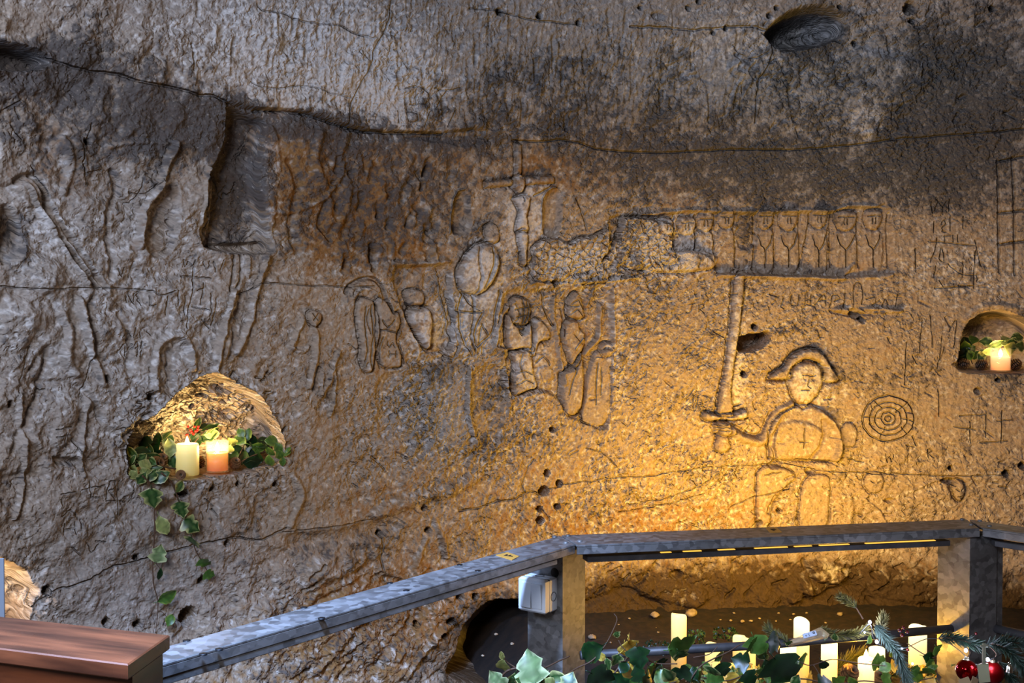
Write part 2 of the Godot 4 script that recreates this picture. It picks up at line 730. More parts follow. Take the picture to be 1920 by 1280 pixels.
	var root := thing("wall_back", "carved chalk cave wall covered in old reliefs, niches and scratched letters", "wall", Vector3.ZERO, 0.0, "", "structure")
	var arrays := []
	arrays.resize(Mesh.ARRAY_MAX)
	arrays[Mesh.ARRAY_VERTEX] = spot
	arrays[Mesh.ARRAY_NORMAL] = up
	arrays[Mesh.ARRAY_TEX_UV] = uv
	arrays[Mesh.ARRAY_INDEX] = whole
	var am := ArrayMesh.new()
	am.add_surface_from_arrays(Mesh.PRIMITIVE_TRIANGLES, arrays)
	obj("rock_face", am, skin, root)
	var made := {}
	for k in range(1, wall_parts.size() + 1):
		var spec: Array = wall_parts[k - 1]
		var under: Node = root if spec[2] == 0 else made[spec[2]]
		if lists[k].is_empty():
			var nd := Node3D.new()
			nd.name = spec[0]
			under.add_child(nd, true)
			made[k] = nd
			if spec[1]: nd.set_meta("label", spec[1])
			continue
		var pv := PackedVector3Array(); var pn := PackedVector3Array(); var pu := PackedVector2Array(); var pi := PackedInt32Array()
		var bw: int = hi[k].x - lo[k].x + 1
		var remap := {}
		for n in lists[k]:
			var ids := [n, n + 1, n + nx + 1, n + nx]
			var loc := []
			for q in ids:
				if not remap.has(q):
					remap[q] = pv.size()
					pv.append(spot[q]); pn.append(up[q]); pu.append(uv[q])
				loc.append(remap[q])
			for q in [0, 1, 2, 0, 2, 3]: pi.append(loc[q])
		var arr := []
		arr.resize(Mesh.ARRAY_MAX)
		arr[Mesh.ARRAY_VERTEX] = pv
		arr[Mesh.ARRAY_NORMAL] = pn
		arr[Mesh.ARRAY_TEX_UV] = pu
		arr[Mesh.ARRAY_INDEX] = pi
		var pm := ArrayMesh.new()
		pm.add_surface_from_arrays(Mesh.PRIMITIVE_TRIANGLES, arr)
		made[k] = obj(spec[0], pm, skin, under)
		if spec[1]: made[k].set_meta("label", spec[1])


# Outlines below were measured on the photograph and are laid onto the wall by wall_hit().
func carve_rock():
	# the bed of harder chalk that stands proud along the top
	overhang("0,124 40,131 95,128 140,126 170,133 222,140 262,155 318,163 370,178 397,180 425,193", 5.0, 40.0)
	overhang("425,193 480,205 520,205 580,213 650,238 700,246 760,250 830,250 880,243 910,246", 17.0, 55.0, 16.0)
	overhang("910,246 960,262 1010,265 1060,262 1130,280 1180,283 1230,285 1285,284", 6.0, 35.0)
	overhang("1285,284 1380,280 1480,280 1530,277 1600,271 1660,263 1720,257 1790,252 1850,248 1920,240", 4.0, 30.0)
	groove("95,112 130,125 170,133 222,140 262,155 318,163 370,178 397,180 425,193", 5, -5)
	groove("480,207 520,207 580,215 650,240 700,248", 6, -8)
	groove("685,245 712,248 760,250 830,251", 4, -7)
	groove("960,263 1010,266 1060,263 1130,281 1180,284 1230,286 1285,285", 3.4, -5)
	groove("1285,285 1380,281 1480,281 1530,278 1600,272 1660,264 1720,258 1790,253 1850,249 1920,241", 3.4, -5)
	carve("760,256 860,252 905,252 925,262 900,272 860,276 830,268 780,262", -5, 4)
	carve("-40,72 40,85 75,95 95,112 78,130 30,132 -40,124", -85, 9)
	# cracks
	groove("480,8 490,20 530,25 555,38 600,45 640,48 660,60 690,68", 2.6, -4)
	groove("735,0 725,50 703,90 700,110 690,135 670,170 655,205 648,236", 2.6, -5)
	carve("735,0 725,50 703,90 700,110 690,135 670,170 655,205 648,236 600,220 560,120 620,20", 3.0, 30)
	groove("880,15 940,22 965,30 1010,40 1050,43 1080,46", 3, -5)
	groove("1180,52 1230,52 1280,56 1330,54 1400,49 1437,56", 4, -6)
	groove("470,153 490,163 530,165 575,160 640,180 670,184", 2, -3)
	groove("0,536 85,543 130,541 200,540 255,542 290,546 305,554 330,545", 2.6, -4)
	groove("440,552 470,545 490,530 540,533 600,535 650,538 700,536", 2.4, -4)
	groove("60,1138 100,1108 135,1098 165,1085 200,1065 250,1055 285,1045 350,1027 400,1015 440,1008 490,1012 520,998 537,990", 3.4, -7)
	groove("520,998 560,996 600,990 640,985 700,975", 2.4, -3)
	groove("860,957 900,950 935,940 960,937 985,925 1000,922 1012,928", 3.6, -6)
	groove("985,925 980,910 985,890 1000,862", 2.4, -4)
	groove("1030,918 1060,908 1085,905 1115,902 1130,897 1160,895 1200,893 1230,890 1282,881 1340,875 1410,872 1470,868 1530,880 1620,886 1700,889 1790,893 1890,889", 2.4, -4)
	groove("640,48 670,64 700,72", 2.2, -3)
	# hollow near the top, slot niche, arched niches, holes
	var p := new_part("weathered_hollow", "deep pitted hollow in the upper bed of chalk")
	carve("1435,62 1450,40 1480,20 1510,10 1545,8 1578,22 1590,45 1580,68 1548,83 1512,92 1480,97 1455,90 1440,75", -80, 26, p, 0, -40)
	for q in ["1492,70,5", "1520,50,6", "1540,64,6", "1505,40,5", "1555,45,5", "1530,30,4", "1478,80,5", "1560,62,4"]:
		var c: PackedStringArray = q.split(",")
		hole(c[0].to_float(), c[1].to_float(), c[2].to_float(), c[2].to_float() * 0.7, 9)
	p = new_part("slot_niche", "tall narrow niche with a flaked jamb and a low sill")
	carve("422,203 432,198 470,212 502,228 497,260 490,300 488,340 497,400 505,440 509,474 470,477 400,468 379,456 381,400 385,340 399,312 412,290 423,255", -44, 13, p, 0, -8)
	carve("395,458 430,455 503,452 508,474 470,477 402,469", -14, 3, p)
	carve("385,318 396,316 410,326 406,390 402,440 384,456 379,420", 24, 5)
	groove("392,325 390,360 396,385 390,410 394,440", 5, -6)
	groove("400,315 412,340 409,390 402,440", 4, 5)
	groove("425,200 424,255 416,290 402,316", 6, 5)
	carve("497,235 520,240 530,300 520,360 515,430 508,440 497,400 490,340 492,290", 6, 9)
	p = new_part("shelf_niche", "rounded niche with a level sill that holds two candles")
	carve("243,893 243,832 252,812 280,782 310,752 345,727 375,708 402,699 430,710 460,727 482,740 502,762 516,790 526,820 531,850 521,869 480,882 400,894 340,900 290,898 255,896", -40, 5, p, 0, -22)
	deepen(p, 75, 390, 705, 880)
	groove("243,893 243,832 252,812 280,782 310,752 345,727 375,708 402,699 430,710 460,727 482,740 502,762 516,790 526,820 531,848", 9, 6)
	carve("228,812 250,790 275,785 262,815 240,832 232,825", -10, 6)
	p = new_part("arched_niche", "deep arched niche with a dark back that holds one candle")
	carve("1800,696 1799,660 1803,630 1815,605 1840,587 1870,581 1902,588 1932,608 1952,650 1952,698 1880,700", -120, 12, p, 0, -20)
	groove("1808,600 1835,578 1870,572 1905,578", 12, 5)
	p = new_part("lit_recess", "small broken recess glowing with warm light at the edge")
	carve("-60,1042 8,1048 35,1062 50,1070 60,1090 73,1105 70,1118 60,1132 60,1150 45,1195 -60,1200", -60, 14, p, 0, -20)
	p = new_part("low_cavity", "dark undercut cavity below the rail")
	carve("852,1275 857,1215 872,1170 897,1140 930,1126 980,1122 1012,1140 1030,1180 1042,1275", -190, 26, p, 0, -60)
	p = new_part("bird_hole", "deep dark hole beside the carved sword")
	carve("1380,645 1384,632 1405,625 1425,624 1442,621 1444,635 1431,650 1402,661 1386,658", -95, 5, p)
	p = new_part("bored_hole", "large round bored hole low on the chalk")
	hole(354, 1156, 15, 17, 55, 0.5, p)
	var pin := ["200,711,6", "278,743,7", "347,926,7", "336,928,4", "256,1044,5", "425,1017,5", "398,916,5", "88,1107,8", "448,908,4", "515,907,5", "380,1088,7", "199,1166,7", "258,1170,7", "1040,530,6", "1617,600,5", "1395,701,6", "1035,805,5", "1012,976,7", "1045,950,5", "1012,954,5", "1021,921,9", "1050,907,6", "1027,887,6", "803,994,5", "793,952,4", "716,1002,5", "1784,878,4", "1887,888,6", "1917,874,6", "1423,979,4", "1441,985,3", "1461,958,4", "1872,712,4", "1705,15,11", "1604,80,5", "1575,12,4", "1457,14,4", "1445,28,5", "860,1116,7", "889,1117,6", "843,1163,7", "828,1190,6", "780,1170,5", "1415,612,6", "1338,60,4", "1362,52,4", "1290,15,4", "1310,2,4", "16,757,5", "1710,40,5", "1815,1060,7", "1900,1170,9", "1860,15,5", "1880,1175,5", "1010,30,6", "1085,42,5", "1200,15,4", "935,22,6", "165,265,5"]
	for q in pin:
		var c: PackedStringArray = q.split(",")
		hole(c[0].to_float(), c[1].to_float(), c[2].to_float(), c[2].to_float(), 55, 0.0)
	hole(1521, 884, 9, 6, 30)
	hole(1780, 902, 14, 5, 30)
	hole(1667, 938, 9, 4, 22)
	hole(1605, 589, 15, 9, 26, 0.5)
	hole(1234, 30, 14, 8, 12)
	hole(1792, 683, 6, 3, 18)
	hole(1833, 733, 6, 6, 18)
	hole(1453, 870, 14, 7, 18, -0.3)
	# raised and broken sheets of rock
	carve("1605,90 1670,105 1740,120 1743,165 1700,195 1660,215 1645,250 1640,259 1597,256 1595,235 1605,225 1598,180 1606,150", 6.0, 8)
	groove("1430,60 1447,80 1446,110 1430,140 1420,160 1416,230", 3, -4)
	groove("1375,85 1395,105 1420,108 1440,98", 3, -3)
	groove("1385,115 1378,135 1395,140 1380,165 1370,195", 7, 6)
	groove("1412,118 1400,135 1408,150 1395,175", 6, 5)
	groove("1425,110 1428,130 1415,155 1420,170", 5, 5)
	groove("1565,580 1600,582 1640,580 1690,582", 8, 9)
	groove("1555,583 1575,588 1600,591 1650,588", 5, -5)
	carve("690,960 760,925 830,905 880,890 900,900 850,930 790,945 720,975", 12, 16)
	carve("540,1000 640,990 700,975 760,985 700,1010 600,1030 545,1030", -10, 16)
	carve("560,1060 640,1020 720,1005 730,1040 650,1080 570,1110", 10, 20)
	carve("640,1020 690,1020 700,1060 650,1080 620,1050", -8, 10)
	groove("815,975 830,1010 838,1045", 12, 8)
	groove("716,1005 718,1060 724,1090", 4, -5)
	groove("800,1010 780,1060", 12, 7)
	groove("560,1150 700,1080 840,1130", 14, -7)
	groove("600,1250 640,1200 690,1150", 18, 9)
	groove("690,1260 740,1195 800,1140", 16, -8)
	groove("760,1270 800,1210 850,1165", 14, 8)
	# the rough foot of the wall under the railing
	carve("1190,1085 1250,1090 1300,1095 1330,1110 1305,1140 1250,1130 1205,1120", 12, 10)
	carve("1515,1052 1550,1050 1590,1062 1592,1080 1570,1095 1530,1090 1510,1075", 14, 8)
	carve("1500,1085 1522,1085 1530,1100 1518,1115 1500,1108", 15, 6)
	carve("1480,1105 1500,1105 1502,1122 1475,1128", 14, 5)
	carve("1630,1075 1700,1068 1760,1060 1770,1120 1700,1130 1640,1115", 9, 10)
	hole(1583, 1068, 7, 6, 20)
	hole(1588, 1090, 10, 8, 24)
	hole(1645, 1078, 12, 7, 22)
	hole(1268, 1077, 12, 9, 24)
	hole(1233, 1062, 5, 5, 16)
	groove("1505,1050 1520,1080 1525,1110", 12, -12)
	groove("1530,1120 1600,1100 1640,1130", 16, -10)
	groove("1100,1130 1180,1110 1240,1140", 18, -9)
	# weathered lumps, gouges and faint old reliefs of the left side
	groove("30,340 70,330 95,400 140,480 180,535", 16, -12)
	groove("62,330 110,410 150,470 200,540", 13, -10)
	groove("48,345 85,400 125,465 165,530", 11, 8)
	carve("0,390 25,385 40,420 45,470 20,492 0,490", -22, 12)
	carve("58,480 90,480 120,500 140,560 120,600 90,560 60,540", 9, 16)
	groove("330,268 318,300 300,350 276,392 268,430 262,462", 14, 15)
	carve("283,400 303,352 332,345 338,400 328,470 290,482 274,455", -20, 9)
	groove("215,320 225,360 205,400 210,470 215,520", 14, -8)
	groove("120,260 135,310 120,360", 18, 9)
	groove("205,275 260,265 310,270", 12, 6)
	groove("160,260 158,300 165,345", 3, -4)
	groove("150,560 158,600 170,650 185,690 192,720", 15, 11)
	groove("110,590 130,620 120,670 140,700", 20, 12)
	groove("175,555 165,590 180,640 178,670", 12, -9)
	groove("225,590 245,640 240,700", 14, -7)
	groove("285,725 292,680 302,645 330,628 352,640 362,690", 15, 10)
	groove("320,660 318,720", 18, -8)
	groove("500,470 492,510 478,555 470,610 456,640 446,662", 12, 13)
	groove("440,545 432,580 418,630 410,660 404,700", 12, 12)
	groove("455,550 448,590 440,640 430,670", 14, -8)
	groove("440,470 438,510 432,545", 5, -6)
	groove("452,472 452,515 446,545", 5, -6)
	groove("465,475 465,520", 6, 6)
	groove("60,690 90,650 75,730 40,800 20,850", 12, -7)
	groove("70,715 130,720 170,745 190,790", 12, -6)
	groove("35,740 38,800 45,850 40,930 25,970", 10, 9)
	groove("165,750 160,800 150,850 158,890", 10, 8)
	carve("60,760 110,740 150,770 130,830 80,850 50,810", 8, 20)
	carve("0,560 40,555 70,600 40,660 0,650", 10, 22)
	carve("100,855 150,860 140,870 105,872", -12, 5)
	carve("400,960 440,920 480,930 470,990 420,1005", 6, 10)
	groove("550,890 565,930 545,985", 14, 8)
	carve("580,1050 640,1035 690,1040 670,1070 600,1085", 7, 10)
	groove("600,740 615,720 622,690 635,660", 10, 8)
	groove("650,250 640,300 655,360 640,420", 16, 7)
	groove("545,300 560,350 545,420 560,470", 20, -8)
	groove("600,250 590,300 610,350", 18, 8)
	groove("510,400 560,395 610,370 640,330", 9, 6)
	groove("620,450 600,420 610,380", 9, -6)
	# pitted tool marks beside the crucifix: short stout gouges
	var r := RandomNumberGenerator.new()
	r.seed = 31
	for k in 70:
		var x := r.randf_range(610, 850)
		var y := r.randf_range(285, 490)
		if x > 830 and y > 350: continue
		var l := r.randf_range(10, 34)
		var s := r.randf_range(-9, 9)
		groove("%f,%f %f,%f %f,%f" % [x, y, x + s + 3, y + l * 0.5, x + s, y + l], r.randf_range(8, 17), r.randf_range(-9, -3) if r.randf() < 0.7 else r.randf_range(3, 6), 0, false)
	# long vertical pick marks in the upper bed
	for k in 150:
		var x := r.randf_range(300, 1500)
		var y := r.randf_range(-10, 225)
		if y > 150 + (x - 400) * 0.1 and x < 900: continue
		var l := r.randf_range(14, 52)
		groove("%f,%f %f,%f" % [x, y, x + r.randf_range(-5, 3), y + l], r.randf_range(5, 11), r.randf_range(-5, 4), 0, false)
	# short picked chips over the middle and the right
	for k in 300:
		var x := r.randf_range(650, 1920)
		var y := r.randf_range(530, 985)
		var a := r.randf_range(-0.9, 0.9) + (1.2 if x < 950 else 0.4)
		var l := r.randf_range(7, 22)
		groove("%f,%f %f,%f" % [x, y, x + cos(a) * l, y + sin(a) * l], r.randf_range(3.2, 6.0), r.randf_range(-4.5, 2.0), 0, false)
	for k in 120:
		var x := r.randf_range(1240, 1900)
		var y := r.randf_range(20, 250)
		var a := r.randf_range(-1.6, 1.6)
		var l := r.randf_range(8, 26)
		groove("%f,%f %f,%f" % [x, y, x + cos(a) * l, y + sin(a) * l], r.randf_range(5, 9), r.randf_range(-6, 5), 0, false)
	for k in 90:
		var x := r.randf_range(1100, 1780)
		var y := r.randf_range(1045, 1130)
		var a := r.randf_range(-0.9, -0.3)
		var l := r.randf_range(10, 30)
		groove("%f,%f %f,%f" % [x, y, x + cos(a) * l, y + sin(a) * l], r.randf_range(5, 10), r.randf_range(-8, 5), 0, false)
	for k in 70:
		var x := r.randf_range(520, 870)
		var y := r.randf_range(1080, 1275)
		var a := r.randf_range(-1.1, -0.4)
		var l := r.randf_range(14, 44)
		groove("%f,%f %f,%f" % [x, y, x + cos(a) * l, y + sin(a) * l], r.randf_range(6, 13), r.randf_range(-8, 6), 0, false)
	for k in 130:
		var x := r.randf_range(250, 530)
		var y := r.randf_range(705, 880)
		var a := r.randf_range(-1.4, 0.2)
		var l := r.randf_range(6, 16)
		groove("%f,%f %f,%f" % [x, y, x + cos(a) * l, y + sin(a) * l], r.randf_range(4, 7), r.randf_range(-9, -2), 0, false)


func carve_figures():
	# the crucifix
	var p := new_part("carved_crucifix", "thin carved crucifix with a diamond-shaped head and a narrow body")
	carve("965,268 976,268 977,300 977,332 966,332 966,300", 7, 3, p, 4, 0, 6, false)
	carve("908,341 935,338 962,335 962,347 935,350 910,352", 9, 3, p, 4, 0, 6, false)
	carve("984,333 1010,331 1037,330 1038,344 1010,345 985,347", 9, 3, p, 4, 0, 6, false)
	carve("960,340 964,332 972,328 982,331 985,340 983,350 978,363 972,363 966,356 961,350", 11, 4, p, 4, 3, 6)
	carve("961,372 975,367 992,367 991,385 986,402 988,420 990,434 980,433 967,433 968,420 972,405 972,392 966,378", 10, 4, p, 5, 3, 6)
	carve("970,434 989,434 987,460 985,478 986,496 976,496 974,470", 10, 4, p, 5, 3, 6)
	groove("973,434 988,433", 2.4, -4)
	groove("979,369 979,378", 2, -4)
	groove("1000,368 1015,360 1030,352 1037,346", 4, -5)
	# round-headed arches either side of it
	p = new_part("carved_arch")
	carve("848,432 850,400 853,375 860,361 870,358 880,366 883,385 886,420 876,438 852,440", -15, 7, p)
	groove("846,438 848,400 852,372 861,357 871,355", 4, 5)
	carve("1020,440 1018,400 1020,374 1030,358 1042,355 1052,364 1050,440", -11, 9, new_part("carved_arch"))
	groove("1016,430 1015,392 1019,370 1030,355 1042,352", 4, 4)
	groove("893,432 902,421 917,415 930,421 937,440", 5, 5)
	# kneeling robed figure
	p = new_part("carved_robed_figure", "pale bulging robed figure kneeling beside the crucifix")
	carve("862,540 859,510 866,488 880,470 898,456 920,457 934,474 935,500 925,525 912,542 897,552 876,549", 13, 10, p, 6, 6, 7)
	carve("908,438 911,424 922,416 931,424 935,440 932,455 916,456", 7, 5, p, 4, 3)
	groove("898,462 893,490 898,520 893,548", 5, -6)
	groove("918,464 922,490 912,520 905,540", 4, -5)
	groove("930,480 926,505 914,530", 5, 5)
	# ledge over the bust
	groove("736,494 780,497 818,492 842,490", 8, 10, new_part("carved_ledge"))
	carve("740,500 838,499 848,540 856,600 852,650 835,662 800,662 782,642 762,600 746,560", -12, 6)
	p = new_part("carved_bust", "smooth urn-shaped bust with a crowned round head")
	carve("761,512 770,506 780,512 797,508 796,543 780,541 764,543", 4, 4, p)
	carve("762,548 775,541 795,545 799,560 792,575 780,579 768,569", 9, 6, p, 5, 4)
	carve("766,588 783,575 806,579 812,600 810,625 806,651 795,652 782,630 770,606", 16, 8, p, 7, 7, 8)
	carve("786,662 838,660 828,690 815,700 788,704", -6, 5)
	groove("822,505 830,560 842,600 850,640", 4, 6)
	groove("838,545 852,600 862,645 847,672 830,660", 5, -5)
	# hooded pair at the left
	groove("648,548 656,534 672,525 692,521 710,532 722,560 733,584", 9, -8)
	groove("660,560 672,545 692,542 706,552 710,566", 5, 6)
	p = new_part("carved_hooded_figure")
	carve("667,566 690,560 701,574 706,620 698,690 680,692 672,640", 9, 5, p, 5)
	groove("682,575 680,620 684,660 680,688", 2.6, -6)
	groove("692,572 694,620 692,660 694,690", 2.6, -6)
	groove("688,580 684,600 690,625", 2.2, -4)
	p = new_part("carved_hooded_figure")
	carve("703,566 720,563 736,588 746,584 749,610 740,628 752,680 735,690 715,684 702,650", 7, 5, p, 5)
	groove("706,620 718,618 740,624", 3, -6)
	groove("712,600 722,612 735,600", 2.6, -5)
	groove("748,640 756,680", 3, -5)
	groove("715,632 708,660 712,690", 2.6, -5)
	# wheel or sickle lines
	p = new_part("carved_emblem", "incised emblem of crossed curving lines like sickles")
	groove("871,549 862,575 864,610 870,640 884,664", 4.4, -7, p)
	groove("889,554 889,600 884,630 892,658", 4.4, -7, p)
	groove("856,583 885,586 907,583", 3.4, -6, p)
	groove("871,552 878,566 889,574", 3.4, -6, p)
	groove("907,584 894,610 891,640 896,650", 4, -7, p)
	groove("937,545 930,580 923,622 898,648", 4, -7, p)
	groove("903,608 918,632", 3.4, -6, p)
	groove("902,612 900,642", 3, -5, p)
	groove("941,548 934,590 928,630", 6, 6)
	# the sunk panel of standing figures
	carve("945,552 1000,541 1090,538 1146,541 1151,640 1144,792 1108,798 1070,782 1040,745 1010,735 960,740 945,660", -11, 8)
	groove("1000,530 1040,532 1090,529 1150,526 1195,520", 7, 9)
	p = new_part("carved_standing_figure", "bearded standing figure with a bent arm and a short cracked skirt")
	carve("956,588 964,600 985,625 997,604 1001,625 1002,660 985,652 960,657 950,628", 11, 5, p, 6, 4)
	carve("962,562 975,557 992,561 998,576 996,600 988,610 966,606 961,585", 10, 5, p, 6)
	for k in ["966,568 976,585 970,602", "980,560 984,585 980,606", "990,565 992,585 986,604", "968,580 990,575", "970,594 992,590"]:
		groove(k, 2.4, -5)
	groove("964,565 945,590 934,622 928,648", 7, 9, p)
	groove("928,652 945,656 957,655", 6, 9, p)
	groove("973,608 980,628 990,608", 2.4, -5)
	carve("962,661 985,658 999,656 1001,690 1009,725 990,732 966,741 961,716 969,690", 12, 5, p, 6, 3)
	groove("968,700 985,695 998,702", 2.2, -4)
	groove("970,720 985,712 1000,718", 2.2, -4)
	groove("980,665 976,690 984,710", 2.2, -4)
	groove("946,660 950,700 952,760", 6, 6)
	p = new_part("carved_child")
	carve("1003,600 1015,599 1028,610 1035,626 1031,637 1014,641 1005,668 997,666 1003,640", 11, 5, p, 5, 3)
	hole(1020, 625, 3, 3, 5)
	hole(1027, 627, 3, 3, 5)
	carve("1012,690 1034,687 1038,710 1014,714", 4, 3, p)
	groove("1010,680 1022,668 1034,684", 3, -5)
	groove("1040,560 1042,600 1050,640 1056,690 1060,720", 8, 8)
	groove("1020,545 1025,585 1040,610", 4, -6)
	groove("1056,580 1060,620 1050,650", 3, -6)
	p = new_part("carved_standing_figure", "taller carved figure with a lumpy turned head and long robe")
	carve("1066,572 1075,551 1089,549 1096,574 1098,594 1086,600 1070,594", 10, 6, p, 6, 4)
	groove("1072,570 1085,562 1094,578", 2.2, -5)
	groove("1072,588 1084,580 1094,592", 2.2, -5)
	carve("1066,602 1086,600 1091,615 1101,634 1086,682 1074,684 1060,642 1057,622", 9, 5, p, 5, 3)
	groove("1080,655 1096,636", 4, 6)
	carve("1056,702 1074,690 1096,662 1093,762 1066,778 1053,742", 12, 7, p, 6, 4)
	groove("1066,740 1078,700 1086,670", 2.6, -5)
	p = new_part("carved_staff", "straight raised staff held by the taller figure")
	groove("1129,574 1128,605 1126,632 1112,650 1100,664", 9, 10, p)
	p = new_part("carved_slab_figure", "flat slab-like figure with a small round head")
	carve("1131,658 1148,656 1147,690 1140,790 1108,795 1092,782 1104,705 1118,664", 7, 5, p, 3)
	carve("1128,655 1131,645 1140,641 1149,646 1150,658 1144,668 1133,667", 8, 5, p, 4, 3)
	hole(1137, 653, 1.8, 3, 4)
	hole(1143, 653, 1.8, 3, 4)
	groove("1122,680 1119,720 1118,758", 2.6, -5)
	groove("1130,690 1128,740", 2.2, -4)
	groove("1092,775 1094,790 1106,796", 3, -5)
	groove("1150,540 1152,600 1151,645 1146,720 1143,792", 7, 6)
	# rough rock below them
	carve("890,690 942,690 946,760 938,825 900,835 886,800 880,740", -10, 12)
	carve("712,705 790,700 800,780 790,830 720,830 706,780", -8, 14)
	groove("880,690 876,740 880,790 890,830", 8, 9)
	groove("948,690 955,740 952,780", 6, 7)
	# little figure by the left niche
	p = new_part("carved_small_figure", "small worn figure with a round head left of the hooded pair")
	carve("574,590 580,582 594,582 602,592 600,604 588,612 577,604", 8, 5, p, 4, 4)
	groove("588,612 594,640 590,680 578,725", 11, 10, p)
	groove("566,600 556,630 548,655", 9, 8)
	groove("545,650 568,660 580,650", 8, 7)
	groove("604,700 600,740", 6, 5)
	groove("583,588 592,600", 2.2, -4)
	groove("594,588 584,600", 2.2, -4)
	groove("560,565 575,570", 7, 5)
	groove("625,690 628,720 620,780", 8, 7)
	groove("600,690 586,730", 8, -6)
	# raised sheets with a crackled skin
	p = new_part("crackled_sheet")
	carve("1000,462 1020,450 1045,446 1065,456 1085,446 1112,442 1141,430 1142,470 1131,490 1142,524 1100,531 1060,528 1004,525 998,490", 8, 5, p, 4)
	p = new_part("crackled_sheet")
	carve("1160,440 1168,412 1178,406 1232,411 1258,424 1263,470 1300,468 1335,488 1336,501 1300,509 1240,511 1215,506 1172,502 1160,472", 9, 5, p, 4)
	carve("1142,406 1171,402 1168,422 1152,462 1141,455", -11, 4, 0, 0, 0, 5, false)
	groove("1160,440 1146,470 1130,488", 7, -7)
	groove("1150,470 1170,500 1210,508", 5, -5)
	groove("1080,372 1092,400 1100,430", 4, -4)
	# the long panel with its row of saints
	carve("1172,406 1232,401 1300,396 1345,398 1480,397 1560,396 1590,388 1635,388 1668,391 1673,510 1620,518 1560,521 1480,518 1395,516 1352,514 1340,500 1340,478 1264,468 1260,424", -10, 4)
	groove("1200,402 1232,400 1300,394 1345,396 1480,395 1560,394 1590,386 1635,386 1668,389", 6, 5)
	p = new_part("carved_ledge", "long raised carved ledge under the row of saints")
	groove("1350,515 1395,516 1430,517 1480,520 1520,519 1560,522 1580,521", 10, 13, p)
	groove("1625,519 1650,517 1672,515", 9, 10, p)
	groove("1580,521 1590,508 1602,496", 7, 7)
	groove("1640,588 1690,582", 6, 7)
	for q in ["1250,425,17,20", "1290,424,18,22", "1325,417,17,22", "1364,412,17,20", "1437,412,17,22", "1481,412,20,25", "1538,410,17,22", "1588,414,23,24", "1640,412,18,24"]:
		var c: PackedStringArray = q.split(",")
		var x := c[0].to_float()
		var y := c[1].to_float()
		var rx := c[2].to_float() * 0.82
		var ry := c[3].to_float() * 0.72
		p = new_part("carved_saint")
		carve("%f,%f %f,%f %f,%f %f,%f %f,%f %f,%f" % [x - rx, y - ry, x + rx, y - ry, x + rx, y + ry * 0.3, x + rx * 0.45, y + ry, x - rx * 0.45, y + ry, x - rx, y + ry * 0.3], 7, 5, p, 3, 2)
		if x > 1270:
			carve("%f,%f %f,%f %f,%f %f,%f" % [x - rx, y + ry + 5, x + rx, y + ry + 5, x + rx, 505, x - rx, 505], 4.5, 4, p)
		if x > 1400:
			groove("%f,%f %f,%f %f,%f %f,%f" % [x - rx * 0.9, 440, x - rx * 0.5, 458, x, 468, x, 500], 2.8, -5)
			groove("%f,%f %f,%f %f,%f" % [x + rx * 0.9, 440, x + rx * 0.6, 456, x, 468], 2.8, -5)
		groove("%f,%f %f,%f" % [x - 3, y - 4, x - 3, y + 6], 2.2, -4)
		groove("%f,%f %f,%f" % [x + 3, y - 4, x + 3, y + 6], 2.2, -4)
		groove("%f,%f %f,%f" % [x - rx * 0.8, y - ry * 0.45, x + rx * 0.8, y - ry * 0.45], 2.2, -4)
	for x in [1265, 1305, 1342, 1382, 1419, 1456, 1503, 1520, 1561, 1613, 1668]:
		if x == 1419: groove("1419,398 1418,450 1414,505", 5, -6)
		elif x < 1320: groove("%d,402 %d,430 %d,468" % [x, x + 1, x], 4, -7)
		else: groove("%d,400 %d,430 %d,500" % [x, x - 2, x - (18 if x == 1520 else 0)], 4.4, -7)
	carve("1386,404 1418,402 1416,462 1386,462", -5, 4)
	# man with a hat and a raised sword
	var man := new_part("carved_swordsman", "carved hatted man holding a tall sword upright")
	carve("1490,762 1522,760 1546,774 1568,795 1578,830 1573,861 1540,863 1452,861 1443,842 1440,806 1454,780", 9, 7, man, 6, 3, 8)
	carve("1450,800 1475,788 1510,790 1540,805 1540,830 1520,855 1470,858 1446,835", 7, 8, man)
	p = new_part("sword", "long carved sword with a plain crossguard", man)
	carve("1378,520 1394,520 1392,560 1387,610 1380,650 1373,700 1369,740 1373,774 1345,774 1350,730 1357,700 1364,650 1371,590", 12, 5, p, 6, 3, 7)
	carve("1317,772 1345,776 1375,773 1396,767 1398,778 1390,785 1350,787 1318,786", 15, 4, p, 5, 3, 6)
	carve("1344,788 1363,788 1364,820 1369,838 1355,848 1341,843 1340,830 1346,815", 10, 5, p, 5, 3)
	p = new_part("arm", "", man)
	carve("1338,793 1363,789 1377,803 1368,816 1345,813 1338,805", 13, 5, p, 4, 3)
	for k in ["1338,795 1358,793", "1338,800 1360,799", "1339,806 1360,805"]: groove(k, 1.8, -4)
	groove("1366,806 1392,821 1425,828 1440,806 1456,776 1484,760", 17, 16, p)
	groove("1372,796 1400,811 1420,815 1430,800 1445,772", 7, -7)
	p = new_part("arm", "", man)
	groove("1538,772 1563,796 1573,830 1566,860", 16, 15, p)
	groove("1541,788 1542,815 1531,842 1518,864", 10, -11)
	groove("1452,800 1446,830 1452,858", 6, -7)
	p = new_part("hat", "carved broad hat with a turned-up brim", man)
	carve("1441,710 1452,697 1468,688 1478,670 1495,658 1515,654 1535,658 1548,672 1557,688 1568,702 1572,710 1560,717 1545,713 1543,690 1530,678 1512,674 1495,680 1481,692 1478,710", 17, 5, p, 7, 4, 8)
	p = new_part("head", "", man)
	carve("1477,706 1483,689 1500,676 1520,674 1537,686 1543,705 1540,725 1526,748 1510,763 1500,761 1488,746 1480,726", 10, 9, p, 6, 8, 6)
	hole(1506, 709, 3.4, 3, 6)
	hole(1521, 710, 3.4, 3, 6)
